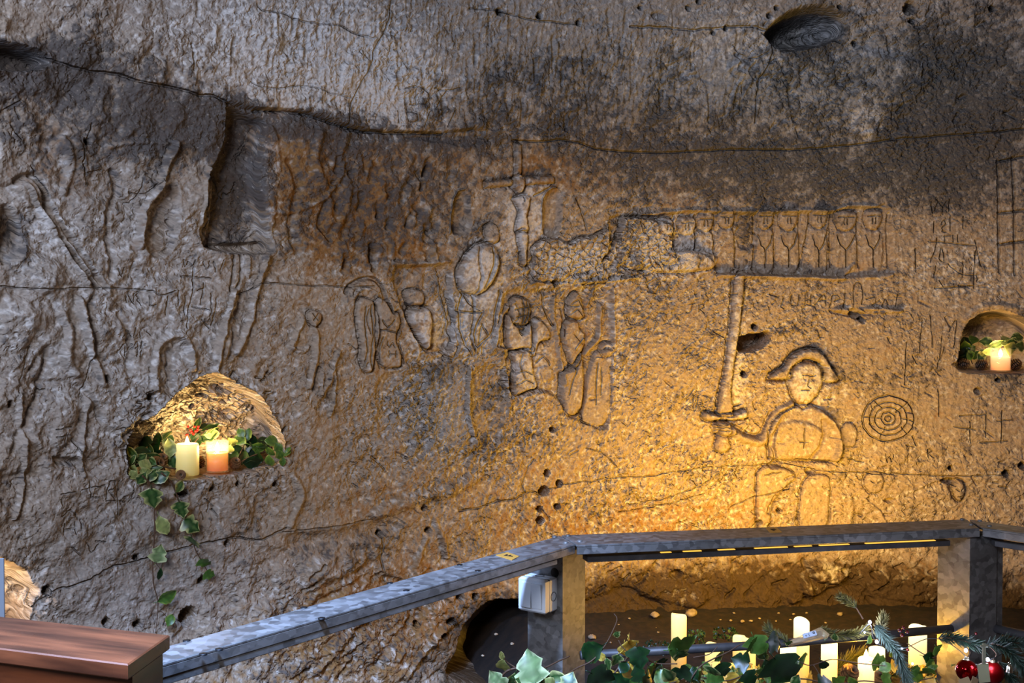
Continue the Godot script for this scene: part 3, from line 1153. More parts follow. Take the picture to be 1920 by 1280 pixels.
	groove("1512,710 1511,722 1516,726", 2.2, -4)
	groove("1499,730 1513,730", 2.4, -5)
	groove("1500,702 1509,701 1516,704 1526,702", 2, -3)
	groove("1496,826 1512,826", 2.2, -4)
	groove("1504,800 1503,838", 2.2, -4)
	groove("1490,860 1550,864", 3, -5)
	# legs
	p = new_part("leg", "", man)
	carve("1420,886 1440,872 1478,880 1491,895 1470,915 1450,945 1441,990 1422,990 1418,940", 8, 6, p, 5, 2)
	groove("1452,930 1440,960", 8, -8)
	groove("1432,890 1462,884", 2.2, -4)
	p = new_part("leg", "", man)
	carve("1500,930 1512,896 1550,890 1556,930 1545,990 1500,990", 7, 6, p, 4, 2)
	carve("1555,935 1590,925 1602,950 1596,985 1556,990", 6, 9)
	# small shield and ring target
	p = new_part("carved_shield", "small plain oval shield between the swordsman and the rings")
	carve("1576,815 1580,798 1591,792 1603,798 1608,815 1603,832 1591,839 1580,832", 4, 4, p, 4, 1, 4)
	p = new_part("carved_ring_target", "incised target of concentric rings with spokes")
	for f in [1.0, 0.72, 0.5, 0.27, 0.12]:
		var s := ""
		for k in 25:
			var a := TAU * k / 24.0
			s += "%f,%f " % [1666 + cos(a) * 49.0 * f, 784 + sin(a) * 43.0 * f]
		groove(s, 3.2 if f > 0.9 else 2.6, -6 if f > 0.9 else -5)
	carve("1617,784 1632,752 1666,741 1700,752 1715,784 1700,816 1666,827 1632,816", 2.0, 3, p)
	for k in ["1617,780 1650,783", "1640,752 1655,765", "1700,755 1680,772", "1690,783 1713,790", "1690,800 1704,815", "1660,800 1650,822"]: groove(k, 2.2, -4)
	# two small faces by the railing
	p = new_part("carved_face", "small carved face beside a dark slot at the far end")
	carve("1785,915 1792,902 1803,902 1810,915 1806,932 1797,940 1788,930", 8, 5, p, 7, 5, 6)
	groove("1791,916 1797,919", 2.2, -4)
	groove("1800,919 1805,915", 2.2, -4)
	groove("1793,930 1801,930", 2.2, -4)
	p = new_part("carved_face", "faint round carved face above the end of the rail")
	carve("1618,905 1624,888 1640,882 1654,890 1656,908 1646,922 1628,921", 6, 6, p, 4, 3, 5)
	groove("1630,900 1636,903", 2.2, -4)
	groove("1643,903 1649,900", 2.2, -4)
	groove("1712,920 1740,905 1760,900", 6, 6)
	groove("1620,935 1650,960 1660,985", 6, 5)
	# crossed frame at the far right
	for k in ["1871,300 1873,380 1874,510", "1899,295 1901,380 1903,515", "1871,400 1920,395", "1872,458 1920,452", "1873,302 1920,294"]: groove(k, 4.6, -7)


func scratch_letters():
	# letters, dates and tally marks scratched by visitors
	for s in [
		# upper left and centre
		"760,165 785,163 800,172 805,185 795,195 768,196", "780,168 780,196", "745,208 745,232", "762,222 764,212 772,210 780,216 780,226 772,231 764,228 762,222", "792,238 806,210", "815,205 838,170", "838,238 852,208", "815,166 840,170 862,165",
		# left face
		"349,487 354,500 359,490 364,500 369,487", "368,490 366,540 355,590 352,615", "345,517 370,519 398,522", "372,545 385,540", "384,491 390,505 395,490", "402,490 404,510", "413,512 418,488",
		"226,504 232,518 236,502", "247,518 254,490", "243,568 246,546 256,568 264,546 268,572", "284,555 284,573 294,572", "318,556 316,590", "336,545 337,573", "351,555 350,590", "378,570 385,530", "380,600 396,615", "396,550 394,600", "365,575 392,582", "405,560 400,610",
		"232,632 240,620 248,632", "252,632 258,615", "266,622 268,634", "280,620 286,628", "224,660 236,645 238,668", "238,662 250,645", "248,655 262,640 256,668", "262,656 270,640", "255,652 275,645",
		"268,645 262,668", "180,660 150,740", "60,740 90,730", "55,650 45,690 30,745",
		# ship-like frame low left
		"103,805 135,800", "104,820 132,815", "122,812 120,838", "126,815 125,837", "135,822 150,850",
		"110,925 140,920", "110,935 112,945", "167,902 170,930 186,932", "200,935 207,902 216,905 212,918 204,920 218,938", "222,965 225,902", "200,938 240,942", "152,918 196,910", "118,1000 120,982", "138,998 140,978", "120,992 138,990", "148,990 150,974", "130,1024 150,1040", "163,1018 172,1035 186,1020", "114,968 130,955 146,972", "180,1015 200,1016",
		"385,935 402,950", "394,945 392,960", "400,955 408,968", "382,960 384,975",
		# around the swordsman
		"1288,585 1293,586 1297,575 1299,568", "1292,570 1303,568", "1311,585 1312,570 1319,569 1321,575 1313,578 1321,586", "1216,535 1222,548 1230,549 1236,535", "1228,532 1238,528 1236,548",
		"1298,745 1301,770", "1310,740 1303,768", "1300,742 1312,768", "1285,748 1300,730",
		"1470,560 1464,575 1470,578", "1485,552 1485,570 1496,572 1498,552", "1510,550 1510,572", "1522,552 1520,572", "1510,562 1522,562", "1530,570 1545,552 1548,572", "1535,564 1550,562", "1556,575 1562,553 1570,552 1575,560 1565,564", "1585,550 1582,575", "1600,575 1602,535 1612,530 1618,540 1616,570", "1625,560 1640,556", "1635,572 1650,562", "1655,575 1660,560 1665,570", "1680,575 1684,552",
		# far right letters and dates
		"1746,377 1750,400 1760,378", "1759,375 1768,388 1775,377", "1768,388 1768,402", "1781,374 1780,395", "1752,415 1751,435", "1765,420 1772,412 1775,420 1766,428 1774,436 1767,433", "1783,408 1782,432", "1807,405 1806,428", "1758,445 1755,465", "1772,442 1772,455", "1772,442 1783,441", "1788,440 1788,454", "1796,440 1797,453", "1717,465 1718,510", "1755,466 1745,490", "1766,465 1762,485 1772,490 1768,466", "1740,452 1830,460", "1780,495 1804,514 1832,516", "1806,490 1806,514", "1832,516 1832,528", "1752,540 1826,536", "1755,500 1752,520", "1762,525 1770,538", "1830,470 1826,540", "1828,450 1840,500",
		"1660,850 1663,866 1668,855 1673,866 1677,852", "1740,842 1742,858", "1740,842 1750,845 1742,850 1752,858", "1700,835 1716,838", "1590,860 1620,866",
		"1800,780 1850,776", "1820,790 1822,830", "1850,770 1850,820", "1870,790 1900,786", "1880,770 1878,830", "1790,800 1830,806", "1840,830 1890,826", "1760,730 1762,780", "1730,600 1724,660", "1745,590 1748,650", "1700,640 1696,720",
		"1780,620 1795,600 1788,650", "1765,630 1763,670", "1770,650 1758,690",
		"700,646 704,652 708,645", "724,640 728,650 733,642 738,650", "728,658 728,670", "740,657 740,670", "728,664 740,664",
		"1010,538 1013,552 1020,540 1024,554 1030,538", "1045,555 1050,540 1055,553", "1040,556 1062,542",
		"1370,950 1420,930 1480,915", "1180,945 1260,930 1330,900", "1160,960 1250,945 1320,925", "1100,840 1130,850 1160,880", "1020,640 1025,650",
		"0,210 35,190", "25,200 35,225", "20,235 40,260", "60,310 85,350 90,365", "172,232 160,280 158,305 165,330", "160,325 195,318", "245,385 265,360 270,330", "245,360 275,362 300,340",
		"455,390 475,360", "430,340 445,385 455,392", "440,395 460,370",
	]:
		groove(s, 2.0, -4.2)


func paint_tones():
	# relief: tall lumps at the left, flat picked panels at the right
	blob("lump", 120, 500, 420, 520, 0.55)
	blob("lump", 480, 900, 500, 300, 0.25)
	blob("lump", 1500, 450, 500, 300, -0.3)
	blob("lump", 1500, 1090, 420, 60, 0.7)
	blob("lump", 650, 1180, 380, 120, 0.6)
	blob("crackle", 1080, 490, 110, 60, 0.9)
	blob("crackle", 1250, 460, 110, 70, 0.9)
	blob("crackle", 830, 780, 190, 120, 0.8)
	blob("crackle", 1200, 700, 420, 300, 0.35)
	blob("crackle", 390, 800, 170, 110, 0.8)
	blob("crackle", 1700, 130, 300, 160, 0.5)
	blob("crackle", 700, 1170, 260, 110, 0.5)
	blob("crackle", 1400, 930, 600, 90, 0.35)
	blob("crackle", 985, 400, 60, 130, -0.25)
	blob("crackle", 1650, 780, 120, 100, -0.1)
	blob("crackle", 40, 1110, 60, 70, 0.5)
	blob("crackle", 960, 150, 480, 120, 0.25)
	blob("streak", 900, 120, 500, 150, 0.5)
	blob("streak", 1300, 180, 220, 120, 0.25)
	blob("streak", 1700, 600, 260, 260, 0.25)
	blob("streak", 1450, 450, 250, 90, 0.2)
	# soot and smoke stains, with recesses and undersides painted dark as shade
	blob("soot_and_shade", 60, 110, 110, 45, 0.6)
	blob("soot_and_shade", 200, 180, 290, 90, 0.62)
	blob("soot_and_shade", 140, 60, 60, 60, 0.2)
	blob("soot_and_shade", 130, 310, 130, 70, 0.25)
	blob("soot_and_shade", 330, 230, 120, 70, 0.4)
	blob("soot_and_shade", 440, 330, 60, 140, 0.75)  # shade inside the slot niche, put into the colour
	blob("soot_and_shade", 620, 240, 150, 40, 0.3)
	blob("soot_and_shade", 720, 330, 230, 140, 0.38)
	blob("soot_and_shade", 830, 262, 100, 16, 0.5)  # shade under the overhang, right half, painted in
	blob("soot_and_shade", 1020, 180, 220, 110, 0.42)
	blob("soot_and_shade", 1250, 240, 230, 60, 0.3)
	blob("soot_and_shade", 1480, 325, 420, 60, 0.6)
	blob("soot_and_shade", 1850, 330, 160, 100, 0.2)
	blob("soot_and_shade", 1600, 170, 330, 120, 0.38)
	blob("soot_and_shade", 1850, 120, 160, 130, 0.45)
	blob("soot_and_shade", 1790, 235, 160, 50, 0.3)
	blob("soot_and_shade", 1510, 55, 60, 45, 0.3)  # weathered hollow darkened in colour to read as shade
	blob("soot_and_shade", 1400, 440, 22, 50, 0.5)
	blob("soot_and_shade", 1620, 690, 100, 50, 0.2)
	blob("soot_and_shade", 820, 690, 40, 25, 0.4)
	blob("soot_and_shade", 915, 760, 30, 60, 0.25)
	blob("soot_and_shade", 980, 580, 18, 24, 0.4)
	blob("soot_and_shade", 1880, 640, 60, 60, 0.8)  # arched niche painted dark where its inside is in shade
	blob("soot_and_shade", 20, 440, 40, 60, 0.35)
	blob("soot_and_shade", 440, 985, 60, 40, 0.12)
	blob("soot_and_shade", 620, 1020, 100, 40, 0.3)
	blob("soot_and_shade", 400, 790, 120, 60, 0.12)
	blob("soot_and_shade", 950, 1215, 110, 110, 0.9)  # dark inside of the low cavity, shade given as colour
	blob("soot_and_shade", 1510, 45, 70, 50, 0.5)  # more painted shade in the weathered hollow
	blob("grey", 1100, 60, 1000, 150, 0.75)
	blob("grey", 1650, 200, 400, 130, 0.4)
	blob("grey", 180, 600, 300, 420, 0.4)
	blob("grey", 250, 1050, 250, 130, 0.35)
	blob("rust", 640, 1190, 260, 110, 0.3)
	blob("soot_and_shade", 600, 1200, 280, 100, 0.2)
	blob("grey", 1500, 330, 400, 60, 0.35)
	blob("grey", 800, 770, 90, 90, 0.5)
	blob("grey", 870, 580, 60, 70, 0.5)
	blob("soot_and_shade", 560, 228, 100, 20, 0.6)  # shaded underside of the overhang, painted dark
	blob("soot_and_shade", 30, 105, 60, 26, 0.5)  # shade in the upper left hollow, laid on as colour
	# rust brown
	blob("rust", 600, 340, 130, 140, 0.7)
	blob("rust", 780, 380, 120, 110, 0.3)
	blob("soot_and_shade", 700, 400, 200, 110, 0.18)
	blob("rust", 900, 900, 250, 90, 0.15)
	blob("rust", 700, 470, 120, 60, 0.3)
	blob("rust", 110, 290, 90, 60, 0.35)
	blob("rust", 270, 430, 50, 60, 0.3)
	blob("rust", 280, 270, 90, 70, 0.35)
	blob("rust", 750, 610, 30, 70, 0.3)
	blob("rust", 1060, 320, 110, 50, 0.35)
	blob("rust", 1100, 600, 60, 60, 0.2)
	blob("rust", 430, 330, 40, 130, 0.3)
	blob("rust", 900, 300, 160, 40, 0.25)
	blob("rust", 1300, 360, 200, 30, 0.25)
	blob("rust", 700, 1150, 260, 120, 0.35)
	blob("rust", 1100, 1000, 300, 60, 0.2)
	blob("rust", 690, 940, 90, 40, 0.25)
	blob("rust", 1500, 1090, 420, 60, 0.3)
	blob("rust", 1250, 960, 300, 40, 0.2)
	blob("rust", 200, 750, 330, 420, -0.16)
	blob("rust", 350, 1080, 300, 130, -0.08)
	blob("rust", 650, 80, 500, 120, -0.12)
	# clean pale chalk, plus one jamb painted lighter as its lit side
	blob("pale", 560, 100, 260, 130, 0.6)
	blob("soot_and_shade", 600, 80, 260, 90, -0.25)
	blob("pale", 720, 160, 120, 90, 0.4)
	blob("pale", 1380, 60, 120, 60, 0.3)
	blob("pale", 1620, 225, 30, 40, 0.6)
	blob("pale", 250, 600, 260, 200, 0.22)
	blob("pale", 80, 400, 50, 60, 0.3)
	blob("pale", 500, 320, 18, 110, 0.55)  # right jamb of the slot niche, cool light painted on
	blob("pale", 975, 400, 40, 80, 0.6)
	blob("pale", 900, 500, 45, 55, 0.6)
	blob("pale", 790, 610, 35, 50, 0.5)
	blob("pale", 980, 670, 40, 80, 0.45)
	blob("pale", 870, 610, 60, 60, 0.35)
	blob("pale", 1080, 490, 80, 40, 0.7)
	blob("pale", 1240, 460, 90, 50, 0.7)
	blob("pale", 1375, 650, 22, 130, 0.5)
	blob("pale", 1510, 715, 50, 50, 0.45)
	blob("pale", 1800, 500, 120, 60, 0.25)
	blob("pale", 390, 780, 130, 80, 0.3)
	blob("pale", 30, 1110, 50, 60, 0.6)
	blob("pale", 1550, 1072, 45, 24, 0.9)
	blob("pale", 1505, 1100, 25, 20, 0.8)
	blob("pale", 1270, 1112, 55, 20, 0.9)
	blob("pale", 1700, 1095, 80, 34, 0.35)
	blob("pale", 1150, 640, 14, 130, 0.35)
	# dark soil splashed up the foot of the wall
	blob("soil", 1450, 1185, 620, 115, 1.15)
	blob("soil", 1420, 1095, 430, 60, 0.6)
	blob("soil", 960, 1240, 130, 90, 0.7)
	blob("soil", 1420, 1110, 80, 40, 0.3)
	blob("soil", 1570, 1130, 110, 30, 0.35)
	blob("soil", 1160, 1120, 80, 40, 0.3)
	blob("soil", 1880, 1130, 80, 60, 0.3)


# ---------------------------------------------------------------- materials, chamber, ledge
func noise_tex(size_px: int, freq: float, dark: Color, light: Color, kind := FastNoiseLite.TYPE_SIMPLEX_SMOOTH, octaves := 4, cellular := -1, seed_ := 3) -> ImageTexture:
	var n := FastNoiseLite.new()
	n.seed = seed_
	n.noise_type = kind
	n.frequency = freq
	n.fractal_type = FastNoiseLite.FRACTAL_FBM if octaves > 1 else FastNoiseLite.FRACTAL_NONE
	n.fractal_octaves = octaves
	if cellular >= 0:
		n.cellular_return_type = cellular
		n.domain_warp_enabled = true
		n.domain_warp_amplitude = 14.0
		n.domain_warp_frequency = freq * 0.9
	var im := n.get_seamless_image(size_px, size_px, false, false, 0.15, true)
	im.convert(Image.FORMAT_L8)
	var d := im.get_data()
	var out := PackedByteArray()
	out.resize(d.size() * 3)
	for i in d.size():
		var c := dark.lerp(light, d[i] / 255.0)
		out[i * 3] = c.r8
		out[i * 3 + 1] = c.g8
		out[i * 3 + 2] = c.b8
	return ImageTexture.create_from_image(Image.create_from_data(size_px, size_px, false, Image.FORMAT_RGB8, out))


func tri(m: StandardMaterial3D, scale: float):
	m.uv1_triplanar = true
	m.uv1_world_triplanar = true
	m.uv1_scale = Vector3.ONE * scale


func make_materials():
	var m := plain("galvanised_steel", Color.WHITE, 0.45, 0.3)
	m.albedo_texture = noise_tex(512, 0.045, Color(0.30, 0.29, 0.28), Color(0.52, 0.51, 0.50), FastNoiseLite.TYPE_CELLULAR, 1, FastNoiseLite.RETURN_CELL_VALUE)
	tri(m, 4.0)
	m = plain("dull_steel", Color.WHITE, 0.5, 0.4)
	m.albedo_texture = noise_tex(256, 0.02, Color(0.2, 0.19, 0.19), Color(0.36, 0.35, 0.35))
	tri(m, 5.0)
	m = plain("cave_chalk", Color.WHITE, 0.95)
	m.albedo_texture = noise_tex(1024, 0.02, Color(0.34, 0.28, 0.23), Color(0.80, 0.71, 0.61), FastNoiseLite.TYPE_SIMPLEX_SMOOTH, 6)
	tri(m, 0.8)
	m.heightmap_enabled = true
	m.heightmap_texture = m.albedo_texture
	m.heightmap_scale = 4.0
	m = plain("soil", Color.WHITE, 0.97)
	m.albedo_texture = noise_tex(512, 0.03, Color(0.06, 0.04, 0.028), Color(0.21, 0.145, 0.095), FastNoiseLite.TYPE_SIMPLEX_SMOOTH, 6)
	m.heightmap_enabled = true
	m.heightmap_texture = m.albedo_texture
	m.heightmap_scale = 1.2
	tri(m, 2.2)
	m = plain("polished_wood", Color.WHITE, 0.33)
	var n := FastNoiseLite.new()
	n.seed = 8
	n.frequency = 0.02
	n.fractal_octaves = 5
	var im := n.get_image(128, 1024, false, false, true)
	im.resize(1024, 1024, Image.INTERPOLATE_CUBIC)
	im.convert(Image.FORMAT_RGB8)
	var d := im.get_data()
	for i in d.size() / 3:
		var c := Color(0.20, 0.10, 0.06).lerp(Color(0.50, 0.28, 0.17), d[i * 3] / 255.0)
		d[i * 3] = c.r8
		d[i * 3 + 1] = c.g8
		d[i * 3 + 2] = c.b8
	m.albedo_texture = ImageTexture.create_from_image(Image.create_from_data(1024, 1024, false, Image.FORMAT_RGB8, d))
	m.clearcoat_enabled = true
	m.clearcoat = 0.6
	m.clearcoat_roughness = 0.35
	m.roughness_texture = noise_tex(256, 0.02, Color(0.55, 0.55, 0.55), Color(1, 1, 1))
	tri(m, 1.6)
	m.uv1_world_triplanar = false
	m = plain("leaf", Color.WHITE, 0.38)
	m.vertex_color_use_as_albedo = true
	m.backlight_enabled = true
	m.backlight = Color(0.5, 0.5, 0.35)
	m = plain("needle", Color.WHITE, 0.55)
	m.vertex_color_use_as_albedo = true
	plain("stem", Color(0.30, 0.20, 0.12), 0.7)
	plain("green_stem", Color(0.36, 0.38, 0.2), 0.6)
	m = plain("cone", Color.WHITE, 0.6)
	m.vertex_color_use_as_albedo = true
	plain("white_plastic", Color(0.82, 0.83, 0.84), 0.35)
	plain("grey_plastic", Color(0.2, 0.2, 0.2), 0.4)
	plain("black_gap", Color(0.03, 0.03, 0.03), 0.8)
	m = plain("pebble", Color.WHITE, 0.95)
	m.albedo_texture = noise_tex(128, 0.05, Color(0.5, 0.43, 0.35), Color(0.75, 0.68, 0.58))
	tri(m, 9.0)


func make_chamber():
	var chalk: Material = mats["cave_chalk"]
	# roof: a bell, with the ground behind the wall
	var st := begin()
	var tr := Transform3D(Basis.IDENTITY, Vector3(CX, 0, CZ))
	var rough := FastNoiseLite.new()
	rough.seed = 23
	rough.frequency = 3.0
	rough.fractal_octaves = 5
	st.set_smooth_group(0)
	rough_shell(st, rough, 200, 46, 0.0, TAU, func(f: float) -> Vector2: return Vector2(0.02 + (wall_radius(Y_TOP) - 0.02) * sqrt(1.0 - pow(f, 2.2)), Y_TOP + 0.75 * f), 0.0)
	lathe_in(st, PackedVector2Array([Vector2(3.15, -0.1), Vector2(3.15, 2.7), Vector2(2.0, 3.4), Vector2(0.02, 3.5)]), 48, tr, 0.0, TAU)
	var o := obj("ceiling", st, chalk)
	tag(o, "bell-shaped chalk roof of the cave above the carved wall", "ceiling", "", "structure")
	# the wall round behind the visitors
	st = begin()
	st.set_smooth_group(0)
	rough_shell(st, rough, 260, 90, TH0 + (GW - 2) * STEP / R0, TH0 + TAU, func(f: float) -> Vector2:
		var y := -0.02 + (Y_TOP + 0.02) * f
		return Vector2(wall_radius(maxf(y, 0.6)), y), 1.0)
	o = obj("wall_front", st, chalk)
	tag(o, "plain rough chalk wall that closes the cave behind the visitors", "wall", "", "structure")
	st = begin()
	lathe(st, PackedVector2Array([Vector2(0.001, -0.2), Vector2(3.2, -0.2), Vector2(3.2, 0.0), Vector2(0.001, 0.0)]), 48, tr)
	o = obj("floor", st, chalk)
	tag(o, "trodden chalk floor where visitors stand inside the railing", "floor", "", "structure")


func rough_shell(st: SurfaceTool, rough: FastNoiseLite, seg: int, rows: int, a0: float, a1: float, shape: Callable, sides: float):
	# a round of rock with lumps, smooth again where it meets its neighbours
	var g := []
	for k in seg + 1:
		var row := PackedVector3Array()
		var th := a0 + (a1 - a0) * k / seg
		for i in rows + 1:
			var f := float(i) / rows
			var p: Vector2 = shape.call(f)
			var q := Vector3(CX + sin(th) * p.x, p.y, CZ - cos(th) * p.x)
			var fade := minf(1.0, f * 12.0) if sides == 0.0 else minf(1.0, minf((1.0 - f) * 14.0, minf(k, seg - k) / 5.0))
			var d := rough.get_noise_3dv(q) * 0.06 * fade
			q.x -= sin(th) * d
			q.z += cos(th) * d
			row.append(q)
		g.append(row)
	for k in seg:
		for i in rows:
			for v in [g[k][i], g[k][i + 1], g[k + 1][i + 1], g[k][i], g[k + 1][i + 1], g[k + 1][i]]: st.add_vertex(v)


func lathe_in(st: SurfaceTool, prof: PackedVector2Array, seg: int, tr: Transform3D, a0: float, a1: float):
	# angles are those of the wall: 0 looks along -z, growing to the right; seen from the axis
	st.set_smooth_group(0)
	for k in seg:
		var t0 := a0 + (a1 - a0) * k / seg
		var t1 := a0 + (a1 - a0) * (k + 1) / seg
		for i in prof.size() - 1:
			var p := prof[i]
			var q := prof[i + 1]
			var v := [tr * Vector3(sin(t0) * p.x, p.y, -cos(t0) * p.x), tr * Vector3(sin(t0) * q.x, q.y, -cos(t0) * q.x), tr * Vector3(sin(t1) * q.x, q.y, -cos(t1) * q.x), tr * Vector3(sin(t1) * p.x, p.y, -cos(t1) * p.x)]
			for n in [0, 1, 2, 0, 2, 3]: st.add_vertex(v[n])


func ledge_height(x: float, z: float) -> float:
	var r := Vector2(x - CX, z - CZ).length()
	var t := smoothstep(-0.46, -0.34, atan2(x - CX, -(z - CZ)))
	return lerpf(0.46, LEDGE_Y, t) + wobble.get_noise_2d(x * 300.0, z * 300.0) * 0.012 + wobble.get_noise_2d(x * 1500.0, z * 1500.0) * 0.004 + maxf(0.0, r - 2.40) * 0.08 * t


func make_ledge():
	var st := begin()
	st.set_smooth_group(0)
	var nr := 70
	var na := 170
	var g := []
	for a in na + 1:
		var row := PackedVector3Array()
		var th := -1.0 + 1.35 * a / na
		for k in nr + 1:
			var r := 1.55 + (2.83 - 1.55) * k / nr
			var x := CX + sin(th) * r
			var z := CZ - cos(th) * r
			row.append(Vector3(x, ledge_height(x, z), z))
		g.append(row)
	for a in na:
		for k in nr:
			for v in [g[a][k], g[a][k + 1], g[a + 1][k + 1], g[a][k], g[a + 1][k + 1], g[a + 1][k]]: st.add_vertex(v)
		st.set_smooth_group(1)
		var p: Vector3 = g[a][0]
		var q: Vector3 = g[a + 1][0]
		for v in [Vector3(p.x, 0, p.z), p, q, Vector3(p.x, 0, p.z), q, Vector3(q.x, 0, q.z)]: st.add_vertex(v)
		st.set_smooth_group(0)
	var o := obj("ledge_ground", st, mats["soil"])
	tag(o, "dark earth ledge between the railing and the foot of the wall", "ledge", "", "structure")
	# crumbs of chalk fallen from the wall
	var shapes := []
	for k in 4: shapes.append(stone(40 + k))
	var list := ["1110,1197,17,2", "1228,1156,20,0", "1296,1154,26,2", "1278,1157,12,1", "1145,1205,5,3", "1197,1182,5,0", "1234,1186,5,1", "1215,1174,6,2", "1229,1178,5,3", "1180,1160,6,1", "1370,1164,7,0", "1392,1166,9,3", "1408,1165,7,2", "1351,1163,6,1", "1390,1177,6,1", "1424,1160,6,0", "1376,1150,6,2", "1455,1165,5,2", "1482,1162,5,1", "1512,1150,6,0", "1536,1152,5,3", "1575,1153,12,1", "1548,1168,5,1", "1488,1152,6,3", "1460,1150,5,0", "1738,1170,5,2", "1160,1172,5,1", "1140,1178,4,2", "1165,1215,6,0", "1120,1225,6,3", "1135,1260,7,1", "1112,1262,5,2", "960,1208,9,1", "905,1230,7,2", "930,1190,8,0", "1880,1195,8,1", "1900,1180,6,0"]
	for q in list:
		var c: PackedStringArray = q.split(",")
		var px := c[0].to_float()
		var py := c[1].to_float()
		var p := level(px, py, LEDGE_Y)
		for k in 4:
			p = level(px, py, ledge_height(p.x, p.z))
		var w := (EYE - p).length() / FOCAL * c[2].to_float()
		var s := MeshInstance3D.new()
		s.mesh = shapes[c[3].to_int()]
		s.material_override = mats["pebble"]
		s.name = numbered("chalk_fragment")
		add_child(s)
		var own := {"1110,1197,17,2": "broken chalk lump lying on the earth just right of the left post", "1228,1156,20,0": "small flat chalk piece on the ledge left of the tall left candle", "1296,1154,26,2": "largest flat chalk piece on the ledge, touching the tall left candle's outline", "1278,1157,12,1": "chalk piece half hidden behind the tall left candle", "1575,1153,12,1": "flat chalk piece on the dark ledge below the lone fir sprig"}
		if own.has(q): tag(s, own[q], "stone")
		else: tag(s, "tiny pale chalk crumb lying on the dark earth ledge", "stone", "tiny pale chalk crumbs on the ledge")
		s.position = p + Vector3(0, w * 0.18, 0)
		s.scale = Vector3(w, w * 0.5, w * 0.75)
		s.rotation.y = px * 1.7


func stone(seed_: int) -> ArrayMesh:
	var n := FastNoiseLite.new()
	n.seed = seed_
	n.frequency = 1.1
	var st := begin()
	st.set_smooth_group(0)
	var f := func(u: float, v: float) -> Vector3:
		var d := Vector3(cos(u) * sin(v), cos(v), sin(u) * sin(v))
		return d * 0.5 * (1.0 + 0.55 * n.get_noise_3dv(d))
	var nu := 12
	var nv := 8
	for i in nu:
		for j in nv:
			var a: Vector3 = f.call(TAU * i / nu, PI * j / nv)
			var b: Vector3 = f.call(TAU * ((i + 1) % nu) / nu, PI * j / nv)
			var c: Vector3 = f.call(TAU * ((i + 1) % nu) / nu, PI * (j + 1) / nv)
			var d: Vector3 = f.call(TAU * i / nu, PI * (j + 1) / nv)
			for v in [a, b, c, a, c, d]: st.add_vertex(v)
	st.generate_normals()
	return st.commit()


# ---------------------------------------------------------------- railing
func bar_between(st: SurfaceTool, a0: Vector3, a1: Vector3, b1: Vector3, b0: Vector3, low: float, high: float, bevel: float):
	# a: near edge from one end to the other, b: far edge; low and high in metres
	var lo := PackedVector3Array()
	var hi := PackedVector3Array()
	for p in [a0, a1, b1, b0]:
		lo.append(Vector3(p.x, low, p.z))
		hi.append(Vector3(p.x, high, p.z))
	prism(st, lo, hi, bevel)


func handrail(root: Node3D, a0: Vector3, a1: Vector3, b0: Vector3, b1: Vector3, bar_from: float, bar_to: float, bolts: Array, flush := false) -> Node3D:
	var o := Node3D.new()
	o.name = "handrail"
	root.add_child(o, true)
	var y := RAIL_Y
	var steel: Material = mats["galvanised_steel"]
	var st := begin()
	bar_between(st, a0, a1, b1, b0, y - 0.005, y, 0.0015)
	obj("top_plate", st, steel, o)
	var na := (b0 - a0).normalized() * 0.005
	var nb := (b1 - a1).normalized() * 0.005
	st = begin()
	bar_between(st, a0, a1, a1 + nb, a0 + na, y - 0.018, y - 0.004, 0.001)
	obj("lip", st, steel, o)
	st = begin()
	bar_between(st, b0 - na, b1 - nb, b1, b0, y - 0.018, y - 0.004, 0.001)
	obj("lip", st, steel, o)
	# light channel hung under the plate
	var n := na.normalized()
	var f0 := a0.lerp(a1, bar_from) + n * (0.001 if flush else 0.016)
	var f1 := a0.lerp(a1, bar_to) + n * (0.001 if flush else 0.016)
	st = begin()
	bar_between(st, f0, f1, f1 + n * 0.03, f0 + n * 0.03, y - (0.028 if flush else 0.037), y - (0.0185 if flush else 0.0257), 0.001)
	obj("light_channel", st, steel if flush else mats["dull_steel"], o)
	for q in bolts:
		var p: Vector3 = q
		st = begin()
		var dome: bool = absf(p.z + 2.2) < 0.25
		lathe(st, PackedVector2Array([Vector2(0.0052, -0.001), Vector2(0.0052, 0.001), Vector2(0.0038, 0.0026 if dome else 0.0013), Vector2(0.0005, 0.003 if dome else 0.0012)]), 12, Transform3D(Basis.IDENTITY, p))
		obj("bolt_or_hole", st, mats["galvanised_steel"] if dome else plain("dark_hole_disc", Color(0.08, 0.08, 0.09), 0.5, 0.5), o)  # flat dark discs stand in for the shade of open holes
	return o


func post(root: Node3D, edge: Vector3, turn: float, foot: float):
	var u := Vector3(-cos(turn), 0, -sin(turn)) * 0.08
	var v := Vector3(sin(turn), 0, -cos(turn)) * 0.08
	var st := begin()
	var e := Vector3(edge.x, 0, edge.z)
	bar_between(st, e + u, e, e + v, e + u + v, foot, RAIL_Y - 0.019, 0.003)
	obj("post", st, mats["galvanised_steel"], root)


